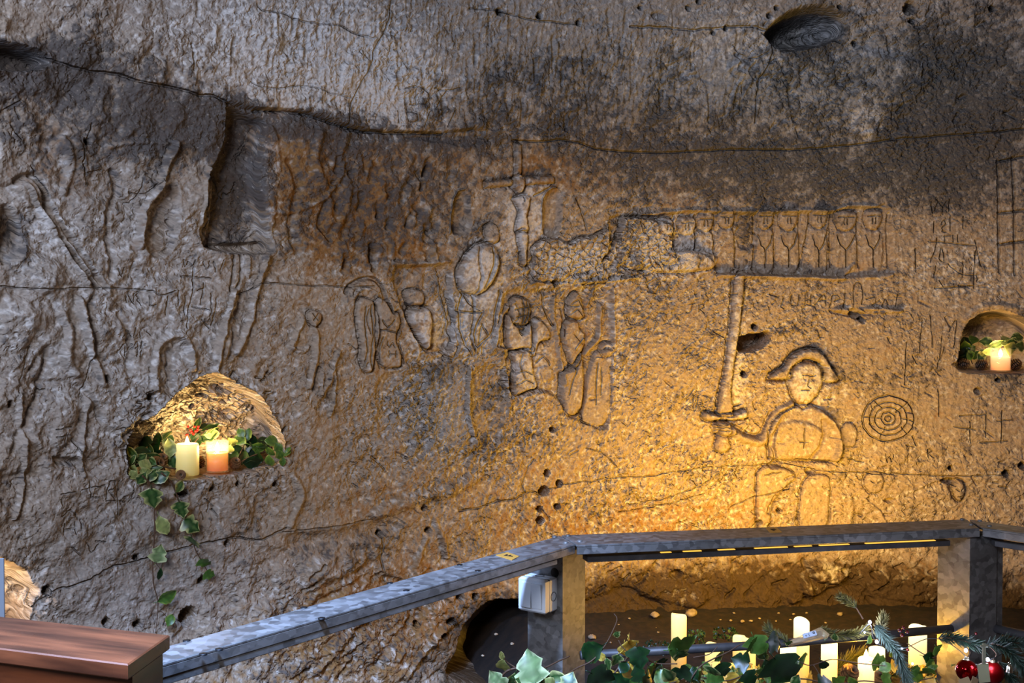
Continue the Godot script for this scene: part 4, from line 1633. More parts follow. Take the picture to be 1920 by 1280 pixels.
func make_rails():
	var o := thing("railing", "galvanised steel railing with angled flat handrails, two posts and a thin lower pipe", "railing")
	var y := RAIL_Y
	var an1 := level(1078, 1020, y)
	var af1 := level(1050, 1003.5, y)
	var an0 := level(640, 1147, y)
	var af0 := level(640, 1119, y)
	an0 = an1 + (an0 - an1) * 1.6
	af0 = af1 + (af0 - af1) * 1.6
	var bn0 := level(1083, 1022, y)
	var bf0 := level(1053, 1003, y)
	var bn1 := level(1837, 990, y)
	var bf1 := level(1813, 973, y)
	var cn0 := level(1843, 989, y)
	var cf0 := level(1818, 973, y)
	var cn1 := cn0 + (level(1920, 1000, y) - cn0) * 6.0
	var cf1 := cf0 + (level(1920, 987.5, y) - cf0) * 5.0
	var hold := o
	var ra := handrail(hold, an0, an1, af0, af1, 0.0, 0.94, [level(1040, 1006.5, y), level(1061, 1017.5, y), level(350, 1201, y), level(381, 1226, y), level(411, 1217, y), level(570, 1139, y), level(603, 1159, y), level(731, 1093, y), level(762, 1107, y), level(862, 1059, y), level(896, 1070, y)], true)
	var rb := handrail(hold, bn0, bn1, bf0, bf1, 0.03, 0.935, [level(1065, 1004.5, y), level(1087, 1014.5, y), level(1804, 974, y), level(1821, 983.5, y)])
	var rc := handrail(hold, cn0, cn1, cf0, cf1, 0.06, 1.0, [level(1837, 976.5, y), level(1855, 986, y)])
	post(hold, deep(1055, 1100, 2.13), 0.62, 0.4)
	post(hold, deep(1818, 1100, 2.27), 1.08, LEDGE_Y - 0.05)
	# thin plate behind the right post
	var st := begin()
	var e := deep(1818, 1100, 2.27)
	var v := Vector3(sin(1.08), 0, -cos(1.08))
	var u := Vector3(-cos(1.08), 0, -sin(1.08))
	e = e + v * 0.081 + u * 0.004
	bar_between(st, e + u * 0.03, e, e + v * 0.022, e + v * 0.022 + u * 0.03, LEDGE_Y - 0.05, RAIL_Y - 0.02, 0.002)
	obj("post_flange", st, mats["galvanised_steel"], hold)
	# pipe between the posts, and on to the right
	st = begin()
	tube(st, PackedVector3Array([Vector3(0.13, 0.848, -2.128), Vector3(0.5, 0.85, -2.19), Vector3(0.9, 0.852, -2.295)]), PackedFloat32Array([0.0085]), 14)
	obj("lower_pipe", st, mats["dull_steel"], hold)
	st = begin()
	tube(st, PackedVector3Array([Vector3(0.985, 0.852, -2.3), Vector3(1.3, 0.85, -1.98)]), PackedFloat32Array([0.0085]), 14)
	obj("lower_pipe", st, mats["dull_steel"], hold)
	# glowing dashes laid on the channel to draw golden glints under the plate
	var n := (bf0 - bn0).normalized()
	var em := plain("amber_glow", Color(0.9, 0.7, 0.35), 0.4)
	em.emission_enabled = true
	em.emission = Color(1.0, 0.76, 0.3)
	em.emission_energy_multiplier = 1.3
	for q in [[1237, 1256], [1278, 1311], [1342, 1373], [1410, 1472], [1485, 1518], [1533, 1590], [1622, 1760]]:
		var t0: float = (q[0] - 1083) / 754.0
		var t1: float = (q[1] - 1083) / 754.0
		var d0 := bn0.lerp(bn1, t0) + n * 0.0175
		var d1 := bn0.lerp(bn1, t1) + n * 0.0175
		var glint := begin()
		bar_between(glint, d0, d1, d1 + n * 0.006, d0 + n * 0.006, y - 0.0255, y - 0.0242, 0.0003)
		obj("glint_dash", glint, em, rb)
	# added amber wall light on two arms, hidden by the rail, facing the carvings
	var s0 := deep(1240, 1022, 2.62)
	var s1 := deep(1745, 1005, 2.70)
	s1.y = s0.y
	var back := Vector3(s1.z - s0.z, 0, -(s1.x - s0.x)).normalized()
	st = begin()
	bar_between(st, s0, s1, s1 + back * 0.012, s0 + back * 0.012, s0.y - 0.006, s0.y + 0.006, 0.001)
	obj("added_wall_light", st, mats["dull_steel"], rb)
	st = begin()
	bar_between(st, s0 + back * 0.0125, s1 + back * 0.0125, s1 + back * 0.015, s0 + back * 0.015, s0.y - 0.004, s0.y + 0.004, 0.0005)
	obj("added_light_diffuser", st, em, rb)
	for t in [0.15, 0.85]:
		st = begin()
		tube(st, PackedVector3Array([bn0.lerp(bn1, 0.3 + 0.55 * t) + n * 0.044 + Vector3(0, -0.03, 0), s0.lerp(s1, t) + back * 0.006]), PackedFloat32Array([0.003]), 8)
		obj("arm", st, mats["dull_steel"], rb)
	var mid := (s0 + s1) * 0.5 + back * 0.02
	var l := AreaLight3D.new()
	l.name = "added_amber_light"
	l.area_size = Vector2((s1 - s0).length(), 0.01)
	l.light_color = Color(1.0, 0.785, 0.26)
	l.light_energy = 0.92
	l.area_range = 12.0
	l.area_attenuation = 2.0
	l.shadow_enabled = true
	rb.add_child(l)
	l.look_at_from_position(mid, mid + back + Vector3(0, 0.3, 0), Vector3.UP)
	# letter plates on the rails
	for q in [[rb, ["1435,990", "1456,989", "1466,998", "1444,999"]], [ra, ["929.5,1041", "952,1036", "973.5,1043.5", "960,1050.5"]]]:
		var lo := PackedVector3Array()
		var hi := PackedVector3Array()
		var c: PackedStringArray
		for k in [3, 2, 1, 0]:
			c = q[1][k].split(",")
			var p := level(c[0].to_float(), c[1].to_float(), y)
			lo.append(p)
			hi.append(p + Vector3(0, 0.0012, 0))
		st = begin()
		prism(st, lo, hi)
		obj("letter_plate", st, plain("yellow_plate", Color(0.72, 0.52, 0.22), 0.5), q[0])
		var tm := TextMesh.new()
		tm.text = "F"
		tm.font_size = 20
		tm.pixel_size = 0.00125
		tm.depth = 0.0006
		var mi := obj("letter", tm, plain("dark_print", Color(0.09, 0.05, 0.03), 0.7), q[0])
		var along := ((hi[1] - hi[0]) + (hi[2] - hi[3])).normalized()
		mi.position = (hi[0] + hi[1] + hi[2] + hi[3]) * 0.25 + Vector3(0, 0.0006, 0)
		mi.basis = Basis(along, Vector3.UP.cross(along).normalized(), Vector3.UP)
	make_switch()


func make_switch():
	var edge := deep(1055, 1100, 2.13)
	var a := 0.62
	var u := Vector3(cos(a), 0, sin(a))
	var n := Vector3(-sin(a), 0, cos(a))
	var c := Vector3(edge.x, deep(998, 1122, 2.1).y, edge.z) - u * 0.043 + n * 0.0005
	var o := thing("light_switch", "white double rocker light switch box on the left face of the post", "switch", c)
	o.basis = Basis(u, Vector3.UP, n)
	var st := begin()
	box(st, Vector3(0, 0, 0.012), Vector3(0.061, 0.064, 0.024), 0.003)
	obj("back_box", st, mats["white_plastic"], o)
	st = begin()
	box(st, Vector3(0, 0, 0.0245), Vector3(0.059, 0.062, 0.002), 0.0)
	obj("seal", st, mats["black_gap"], o)
	st = begin()
	box(st, Vector3(0, 0, 0.0325), Vector3(0.061, 0.064, 0.014), 0.0035)
	obj("cover", st, mats["white_plastic"], o)
	for s in [-1, 1]:
		st = begin()
		var b := Basis(Vector3.RIGHT, 0.09 if s > 0 else -0.07)
		box(st, Vector3(s * 0.0117, 0.0, 0.0395), Vector3(0.0222, 0.047, 0.007), 0.001, b)
		obj("rocker", st, mats["white_plastic"], o)
	for q in [Transform3D(Basis(Vector3.RIGHT, 0.0), Vector3(0.0, 0.0322, 0.013)), Transform3D(Basis(Vector3.FORWARD, PI / 2), Vector3(0.0307, -0.003, 0.012))]:
		st = begin()
		var ring := PackedVector3Array()
		for k in 25: ring.append(q * Vector3(cos(TAU * k / 24.0) * 0.0085, 0, sin(TAU * k / 24.0) * 0.0085))
		tube(st, ring, PackedFloat32Array([0.0006]), 5)
		obj("knockout_ring", st, mats["grey_plastic"], o)
	# cable hole in the post above it
	st = begin()
	lathe(st, PackedVector2Array([Vector2(0.0001, 0.0008), Vector2(0.0088, 0.0008), Vector2(0.0092, 0.0)]), 20, Transform3D(Basis(u, n, -Vector3.UP), Vector3(edge.x, deep(1039, 1078, 2.12).y, edge.z) - u * 0.018))
	var h := obj("cable_grommet", st, mats["black_gap"])
	tag(h, "round black cable grommet in the post above the switch box", "grommet")


func make_wood_rail():
	var y := 1.12
	var fr := level(318, 1190, y)
	var nr := level(240, 1245, y)
	var fl := level(0, 1155, y)
	var nl := level(0, 1215, y)
	fl = fr + (fl - fr) * 1.7
	nl = nr + (nl - nr) * 1.9
	var root := thing("wooden_rail", "dark polished wooden rail end with a worn flat top at the near corner", "rail", nr + Vector3(0, -y, 0))
	var d := (nl - nr).normalized()
	var ang := atan2(d.z, -d.x)
	root.rotation.y = ang
	var inv := root.transform.affine_inverse()
	var st := begin()
	var a := [inv * nl, inv * nr, inv * fr, inv * fl]
	var lo := PackedVector3Array()
	var hi := PackedVector3Array()
	for p in a:
		hi.append(p)
		lo.append(p - Vector3(0, 0.0175, 0))
	prism(st, lo, hi, 0.0015)
	obj("top_board", st, mats["polished_wood"], root)
	lo = PackedVector3Array()
	hi = PackedVector3Array()
	var side: Vector3 = (a[2] - a[1]).normalized()
	var along: Vector3 = (a[1] - a[0]).normalized()
	for k in 4:
		var p: Vector3 = a[k]
		p += side * (0.006 if k < 2 else -0.012)
		if k == 1 or k == 2: p += along * -0.004 + side * (0.012 if k == 1 else 0.0)
		hi.append(Vector3(p.x, y - 0.0177, p.z))
		lo.append(Vector3(p.x, 0.0, p.z))
	st = begin()
	prism(st, lo, hi, 0.002)
	obj("panel", st, mats["polished_wood"], root)


func make_sign():
	var c := deep(8, 1100, 1.72)
	var root := thing("information_board", "edge of a pale grey information board with a dark green block at the far left", "board", Vector3(c.x - 0.2, 0, c.z))
	var top := deep(8, 1046, 1.72).y
	var st := begin()
	box(st, Vector3(0, (top + 0.5) * 0.5, 0), Vector3(0.4, top - 0.5, 0.003), 0.0005)
	obj("panel", st, plain("board_grey", Color(0.36, 0.36, 0.36), 0.5), root)
	var gt := deep(5, 1092, 1.72).y
	st = begin()
	box(st, Vector3(-0.0035, (gt + 0.6) * 0.5, 0.0021), Vector3(0.387, gt - 0.6, 0.0012), 0.0)
	obj("print_block", st, plain("board_green", Color(0.03, 0.16, 0.2), 0.5), root)
	st = begin()
	box(st, Vector3(0, 0.25, -0.02), Vector3(0.04, 0.5, 0.04), 0.003)
	obj("leg", st, mats["dull_steel"], root)
	# small warm bulb in the recess behind the board
	var p := on_wall(-42, 1112, -0.028)
	var b := thing("recess_bulb", "small warm bulb inside the broken recess behind the information board", "bulb", p)
	bulb(b, 0.012, Color(1.0, 0.84, 0.6), 5.0, 0.014)


func bulb(root: Node3D, r: float, c: Color, glow: float, energy: float):
	var st := begin()
	var prof := PackedVector2Array()
	for k in 9:
		prof.append(Vector2(maxf(sin(PI * k / 8.0), 0.01) * r, -cos(PI * k / 8.0) * r * 1.2))
	lathe(st, prof, 14)
	var key := "bulb_glass_%s_%.1f" % [c.to_html(), glow]
	var m := plain(key, c, 0.4)
	m.emission_enabled = true
	m.emission = c
	m.emission_energy_multiplier = glow
	obj("bulb_glass", st, m, root)
	var l := OmniLight3D.new()
	l.name = "bulb_light"
	l.light_color = c
	l.light_energy = energy
	l.omni_range = 8.0
	l.omni_attenuation = 2.0
	l.light_size = r
	l.shadow_enabled = true
	root.add_child(l)


# ---------------------------------------------------------------- leaves and sprigs
const OUTLINE := {
	"ivy": [0.10, 0.36, 0.56, 0.50, 0.34, 0.40, 0.42, 0.30, 0.20, 0.10, 0.0],
	"oval": [0.03, 0.13, 0.23, 0.30, 0.34, 0.36, 0.35, 0.31, 0.25, 0.15, 0.0],
	"long": [0.02, 0.07, 0.12, 0.16, 0.18, 0.19, 0.18, 0.16, 0.12, 0.07, 0.0],
}
var leaf_meshes := {}


func leaf_mesh(shape: String, inner: Color, rim: Color, bend: float, fold: float, seed_: int) -> ArrayMesh:
	# a leaf one unit long, growing along +y from its stalk, its upper face towards +z
	var key := "%s%s%s%.2f%.2f%d" % [shape, inner.to_html(), rim.to_html(), bend, fold, seed_]
	if leaf_meshes.has(key): return leaf_meshes[key]
	var r := RandomNumberGenerator.new()
	r.seed = seed_
	var w: Array = OUTLINE[shape]
	var cols := [-1.0, -0.8, -0.42, 0.0, 0.42, 0.8, 1.0]
	var n := w.size()
	var pts := []
	var tint := []
	var ph := r.randf() * TAU
	for i in n:
		var t := float(i) / (n - 1)
		var row := PackedVector3Array()
		var trow := PackedColorArray()
		var green_to := r.randf_range(0.62, 0.92)
		var skew := r.randf_range(0.9, 1.1)
		for s in cols:
			var x: float = s * w[i] * (skew if s > 0 else 2.0 - skew)
			var z: float = -bend * t * t + fold * absf(x) + 0.035 * sin(ph + t * 7.0 + s * 2.0) * absf(s)
			row.append(Vector3(x, t * (1.0 - 0.12 * bend) - (0.06 * absf(s) if i < 3 and shape == "ivy" else 0.0), z))
			var edge: float = clampf((absf(s) - green_to + 0.1) * 6.0 + (t - 0.93) * 8.0 * float(t > 0.93), 0.0, 1.0)
			var c := inner.lerp(rim, edge)
			if s == 0.0: c = c.lerp(rim, 0.25)
			trow.append((c * r.randf_range(0.85, 1.12)).srgb_to_linear())
		pts.append(row)
		tint.append(trow)
	var st := begin()
	st.set_smooth_group(0)
	for i in n - 1:
		for k in cols.size() - 1:
			for q in [[i, k], [i + 1, k], [i + 1, k + 1], [i, k], [i + 1, k + 1], [i, k + 1]]:
				var c: Color = tint[q[0]][q[1]]
				st.set_color(Color(c.r, c.g, c.b, 1.0))
				st.add_vertex(pts[q[0]][q[1]])
	# stalk
	st.set_color(inner.srgb_to_linear())
	tube(st, PackedVector3Array([Vector3(0, -0.22, -0.03), Vector3(0, -0.1, 0), Vector3(0, 0.04, 0.0)]), PackedFloat32Array([0.016]), 5, inner.srgb_to_linear())
	st.generate_normals()
	leaf_meshes[key] = st.commit()
	return leaf_meshes[key]


const GREEN := Color(0.13, 0.26, 0.10)
const DARK := Color(0.07, 0.16, 0.07)
const MID := Color(0.25, 0.38, 0.15)
const PALE := Color(0.40, 0.49, 0.31)
const CREAM := Color(0.72, 0.71, 0.46)
const YELLOW := Color(0.80, 0.66, 0.25)  # also used for green leaves, with yellow light put into their colour
const KINDS := {
	"v": ["ivy", GREEN, CREAM], "d": ["ivy", DARK, Color(0.12, 0.22, 0.1)], "m": ["ivy", MID, Color(0.36, 0.46, 0.2)], "p": ["ivy", PALE, Color(0.72, 0.75, 0.56)],
	"V": ["oval", GREEN, CREAM], "D": ["oval", DARK, Color(0.13, 0.24, 0.1)], "M": ["oval", MID, Color(0.45, 0.52, 0.22)], "Y": ["oval", YELLOW, Color(0.85, 0.74, 0.36)], "y": ["ivy", YELLOW, Color(0.85, 0.74, 0.36)],
	"C": ["oval", Color(0.52, 0.56, 0.32), CREAM], "L": ["long", GREEN, CREAM], "l": ["long", DARK, Color(0.15, 0.27, 0.1)],
}


# A leaf at p, so long, pointing in the picture-wise direction deg (0 up, 90 right), with its face turned by tilt about its length and nod about its width.
func leaf(parent: Node3D, kind: String, p: Vector3, length: float, deg: float, tilt := 0.0, nod := 0.0, bend := 0.25, fold := 0.15) -> MeshInstance3D:
	var k: Array = KINDS[kind]
	var o := MeshInstance3D.new()
	o.mesh = leaf_mesh(k[0], k[1], k[2], bend, fold, rng.randi_range(1, 4))
	o.material_override = mats["leaf"]
	o.name = "leaf"
	var b := Basis(Vector3.BACK, -deg_to_rad(deg)) * Basis(Vector3.UP, deg_to_rad(tilt)) * Basis(Vector3.RIGHT, deg_to_rad(nod))
	parent.add_child(o, true)
	o.transform = Transform3D(b.scaled_local(Vector3.ONE * length), p - parent.position - b.y * length * 0.5)
	return o


func stem(parent: Node3D, path: PackedVector3Array, r0: float, r1: float, mat := "stem", called := "stem") -> MeshInstance3D:
	var p := spline(path, 5)
	var local := PackedVector3Array()
	var rr := PackedFloat32Array()
	for i in p.size():
		local.append(p[i] - parent.position)
		rr.append(lerpf(r0, r1, float(i) / (p.size() - 1)))
	var st := begin()
	tube(st, local, rr, 6)
	return obj(called, st, mats[mat], parent)


func path_deep(s: String) -> PackedVector3Array:
	# "x,y,depth x,y,depth": picture place and distance
	var out := PackedVector3Array()
	for t in s.split(" ", false):
		var c := t.split(",")
		out.append(deep(c[0].to_float(), c[1].to_float(), c[2].to_float()))
	return out


func path_wall(s: String, proud: float) -> PackedVector3Array:
	var out := PackedVector3Array()
	for t in s.split(" ", false):
		var c := t.split(",")
		out.append(on_wall(c[0].to_float(), c[1].to_float(), proud))
	return out


func size_at(px: float, p: Vector3) -> float:
	return px * (EYE - p).length() / FOCAL


# Leaves given as "kind,x,y,length,direction,depth"; several to a stem.
func leaves_deep(root: Node3D, list: Array):
	for q in list:
		var c: PackedStringArray = q.split(",")
		var p := deep(c[1].to_float(), c[2].to_float(), c[5].to_float())
		leaf(root, c[0], p, c[3].to_float() * c[5].to_float() / FOCAL, c[4].to_float(), rng.randf_range(-35, 35), rng.randf_range(-40, 10), rng.randf_range(0.1, 0.4), rng.randf_range(0.05, 0.3))


func leaves_wall(root: Node3D, list: Array):
	for q in list:
		var c: PackedStringArray = q.split(",")
		var p := on_wall(c[1].to_float(), c[2].to_float(), c[5].to_float())
		leaf(root, c[0], p, size_at(c[3].to_float(), p), c[4].to_float(), rng.randf_range(-35, 35), rng.randf_range(-40, 10), rng.randf_range(0.1, 0.4), rng.randf_range(0.05, 0.3))


func needles(parent: Node3D, path: PackedVector3Array, count: int, length: float, lean: float, inner: Color, tip: Color, spread := 1.0):
	var st := begin()
	st.set_smooth_group(-1)
	var p := spline(path, 6)
	for k in count:
		var f := rng.randf() * (p.size() - 1.001)
		var i := int(f)
		var at := p[i].lerp(p[i + 1], f - i) - parent.position
		var d := (p[i + 1] - p[i]).normalized()
		var side := Vector3(rng.randf_range(-1, 1), rng.randf_range(-1, 1), rng.randf_range(-1, 1))
		side = (side - d * side.dot(d)).normalized()
		var dir := (d * lean + side * spread * rng.randf_range(0.5, 1.0)).normalized()
		var w := dir.cross(Vector3(rng.randf_range(-1, 1), rng.randf_range(-1, 1), rng.randf_range(-1, 1))).normalized() * 0.0008
		var l := length * rng.randf_range(0.65, 1.1)
		var u := dir.cross(w).normalized() * 0.0008
		var c0 := (inner * rng.randf_range(0.7, 1.2)).srgb_to_linear()
		var c1 := (tip * rng.randf_range(0.7, 1.2)).srgb_to_linear()
		for s in [w, u]:
			for q in [[at - s, c0], [at + dir * l * 0.75 - s, c1], [at + dir * l, c1], [at - s, c0], [at + dir * l, c1], [at + s, c0]]:
				st.set_color(Color(q[1].r, q[1].g, q[1].b))
				st.add_vertex(q[0])
	var o := obj("needles", st, mats["needle"], parent)
	o.set_meta("kind", "stuff")


func fir_sprig(label: String, path: PackedVector3Array, count: int, length: float, inner: Color, tip: Color, lean := 1.0, group := "", from := 0.0):
	var root := thing("fir_sprig", label, "sprig", path[0], 0.0, group)
	stem(root, path, 0.0018, 0.001)
	var part := path
	if from > 0.0:
		var whole := spline(path, 6)
		part = whole.slice(int(whole.size() * from))
	needles(root, part, count, length, lean, inner, tip)
	return root


func small_leaf_clump(label: String, centre: Vector3, spread: Vector3, count: int, size: float, kinds: String, group := ""):
	# a cut twig of small-leaved evergreen: branched stems with many little leaves
	var root := thing("evergreen_twig", label, "twig", centre - Vector3(0, spread.y, 0), 0.0, group)
	for b in 5:
		var tip := centre + Vector3(rng.randf_range(-1, 1) * spread.x, spread.y * rng.randf_range(0.3, 1.0), rng.randf_range(-1, 1) * spread.z)
		stem(root, PackedVector3Array([root.position, root.position.lerp(tip, 0.5) + Vector3(0, 0.006, 0), tip]), 0.0012, 0.0006)
	for k in count:
		var d := Vector3(rng.randf_range(-1, 1), rng.randf_range(-0.8, 1), rng.randf_range(-1, 1))
		if d.length() > 1.1: d = d.normalized()
		leaf(root, kinds[rng.randi_range(0, kinds.length() - 1)], centre + d * spread, size * rng.randf_range(0.7, 1.2), rng.randf_range(-100, 100), rng.randf_range(-60, 60), rng.randf_range(-60, 30), 0.25, 0.2)
	return root


func pine_cone(label: String, where: Vector3, size: float, axis: Vector3, group := "pine cones among the greenery"):
	var st := begin()
	st.set_smooth_group(-1)
	st.set_uv(Vector2.ZERO)
	var rows := 7
	for r in rows:
		var t := (r + 0.5) / rows
		var rad := size * 0.42 * sin(PI * (0.12 + 0.8 * t)) + size * 0.05
		var n := 6 + int(4.0 * sin(PI * t))
		for k in n:
			var a := TAU * (k + 0.5 * (r % 2)) / n
			var out := Vector3(cos(a), 0, sin(a))
			var base := out * rad * 0.25 + Vector3(0, size * (t - 0.5), 0)
			var tip := out * rad + Vector3(0, size * (t - 0.5) + size * 0.07, 0)
			var side := Vector3(-sin(a), 0, cos(a)) * size * 0.13
			var up := Vector3(0, size * 0.035, 0)
			var c0 := Color(0.10, 0.06, 0.035).srgb_to_linear()
			var c1 := Color(0.52, 0.36, 0.22).srgb_to_linear()
			for q in [[base - side * 0.5, tip - side + up, tip + side + up, base + side * 0.5], [tip - side + up, tip - side * 0.7 - up, tip + side * 0.7 - up, tip + side + up], [base + side * 0.5, tip + side * 0.7 - up, tip - side * 0.7 - up, base - side * 0.5]]:
				for i in [0, 1, 2, 0, 2, 3]:
					st.set_color(c0 if i == 0 or i == 3 else c1)
					st.add_vertex(q[i])
	st.set_color(Color(0.08, 0.05, 0.03).srgb_to_linear())
	lathe(st, PackedVector2Array([Vector2(0.001, -size * 0.48), Vector2(size * 0.16, -size * 0.2), Vector2(size * 0.16, size * 0.2), Vector2(0.001, size * 0.46)]), 8)
	var o := obj("pine_cone", st, mats["cone"])
	tag(o, label, "pine cone", "")
	var y := axis.normalized()
	var x := y.cross(Vector3(0.3, 0.2, 1)).normalized()
	o.transform = Transform3D(Basis(x, y, x.cross(y)), where)
	return o


# ---------------------------------------------------------------- candles
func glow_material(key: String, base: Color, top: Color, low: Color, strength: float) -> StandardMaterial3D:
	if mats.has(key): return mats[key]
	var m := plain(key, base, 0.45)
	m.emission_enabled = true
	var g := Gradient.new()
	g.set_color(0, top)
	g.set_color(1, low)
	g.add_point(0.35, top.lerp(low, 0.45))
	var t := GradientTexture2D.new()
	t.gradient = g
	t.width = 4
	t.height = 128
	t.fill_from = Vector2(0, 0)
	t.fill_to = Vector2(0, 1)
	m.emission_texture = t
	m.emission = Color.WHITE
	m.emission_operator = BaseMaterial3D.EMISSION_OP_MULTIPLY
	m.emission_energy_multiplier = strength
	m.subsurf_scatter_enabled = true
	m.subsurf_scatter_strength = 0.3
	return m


func candle(label: String, base: Vector3, width: float, height: float, mat: StandardMaterial3D, energy: float, tint: Color, group := "", wob := 0.12, flame := false, slant := 0.0) -> Node3D:
	var root := thing("candle", label, "candle", base, 0.0, group)
	var r := width * 0.5
	var st := begin()
	var w := []
	var ph := rng.randf() * TAU
	for k in 28:
		var a := TAU * k / 28.0
		w.append(height * wob * (0.5 * sin(a + ph) + 0.25 * sin(2.0 * a + ph * 2.0)) - slant * height * cos(a))
	var prof := PackedVector2Array([Vector2(0.0005, 0.0), Vector2(r * 0.97, 0.0), Vector2(r, 0.002), Vector2(r, height * 0.3), Vector2(r, height * 0.65), Vector2(r, height - 0.006), Vector2(r * 0.97, height - 0.002), Vector2(r * 0.88, height), Vector2(r * 0.76, height - 0.003), Vector2(r * 0.68, height - 0.008), Vector2(0.0005, height - 0.01)])
	lathe(st, prof, 28, Transform3D.IDENTITY, w)
	obj("wax", st, mat, root)
	if flame:
		st = begin()
		lathe(st, PackedVector2Array([Vector2(0.0004, height - 0.008), Vector2(0.004, height - 0.002), Vector2(0.0052, height + 0.003), Vector2(0.0036, height + 0.009), Vector2(0.0004, height + 0.017)]), 12)
		var fm := plain("flame", Color(1.0, 0.85, 0.55), 0.5)
		fm.emission_enabled = true
		fm.emission = Color(1.0, 0.82, 0.5)
		fm.emission_energy_multiplier = 14.0
		obj("flame", st, fm, root)
	var l := OmniLight3D.new()
	l.name = "candle_light"
	l.light_color = tint
	l.light_energy = energy
	l.omni_range = 8.0
	l.omni_attenuation = 2.0
	l.light_size = 0.008
	l.shadow_enabled = true
	l.position = Vector3(0, height - 0.012 if not flame else height + 0.004, 0)
	root.add_child(l)
	return root


func glass_candle(label: String, base: Vector3, width: float, height: float, energy: float, mat: StandardMaterial3D, tint := Color(1.0, 0.86, 0.58)):
	var root := thing("candle", label, "candle", base)
	var r := width * 0.5
	var st := begin()
	lathe(st, PackedVector2Array([Vector2(r, 0.0), Vector2(r, height), Vector2(r * 0.95, height), Vector2(r * 0.95, 0.003), Vector2(0.0005, 0.003), Vector2(0.0005, 0.0), Vector2(r, 0.0)]), 32)
	var g := plain("clear_glass", Color(1, 1, 1, 0.06), 0.04)
	g.transparency = BaseMaterial3D.TRANSPARENCY_ALPHA
	obj("glass_cup", st, g, root)
	st = begin()
	lathe(st, PackedVector2Array([Vector2(0.0005, 0.0035), Vector2(r * 0.93, 0.0035), Vector2(r * 0.93, height * 0.62), Vector2(r * 0.8, height * 0.60), Vector2(0.0005, height * 0.59)]), 28)
	obj("wax", st, mat, root)
	st = begin()
	lathe(st, PackedVector2Array([Vector2(0.0004, height * 0.58), Vector2(0.005, height * 0.66), Vector2(0.0064, height * 0.74), Vector2(0.004, height * 0.86), Vector2(0.0004, height * 0.97)]), 12)
	obj("flame", st, mats["flame"], root)
	var l := OmniLight3D.new()
	l.name = "candle_light"
	l.light_color = tint
	l.light_energy = energy
	l.omni_range = 8.0
	l.omni_attenuation = 2.0
	l.light_size = 0.006
	l.shadow_enabled = true
	l.position = Vector3(0, height * 0.75, 0)
	root.add_child(l)
	return root


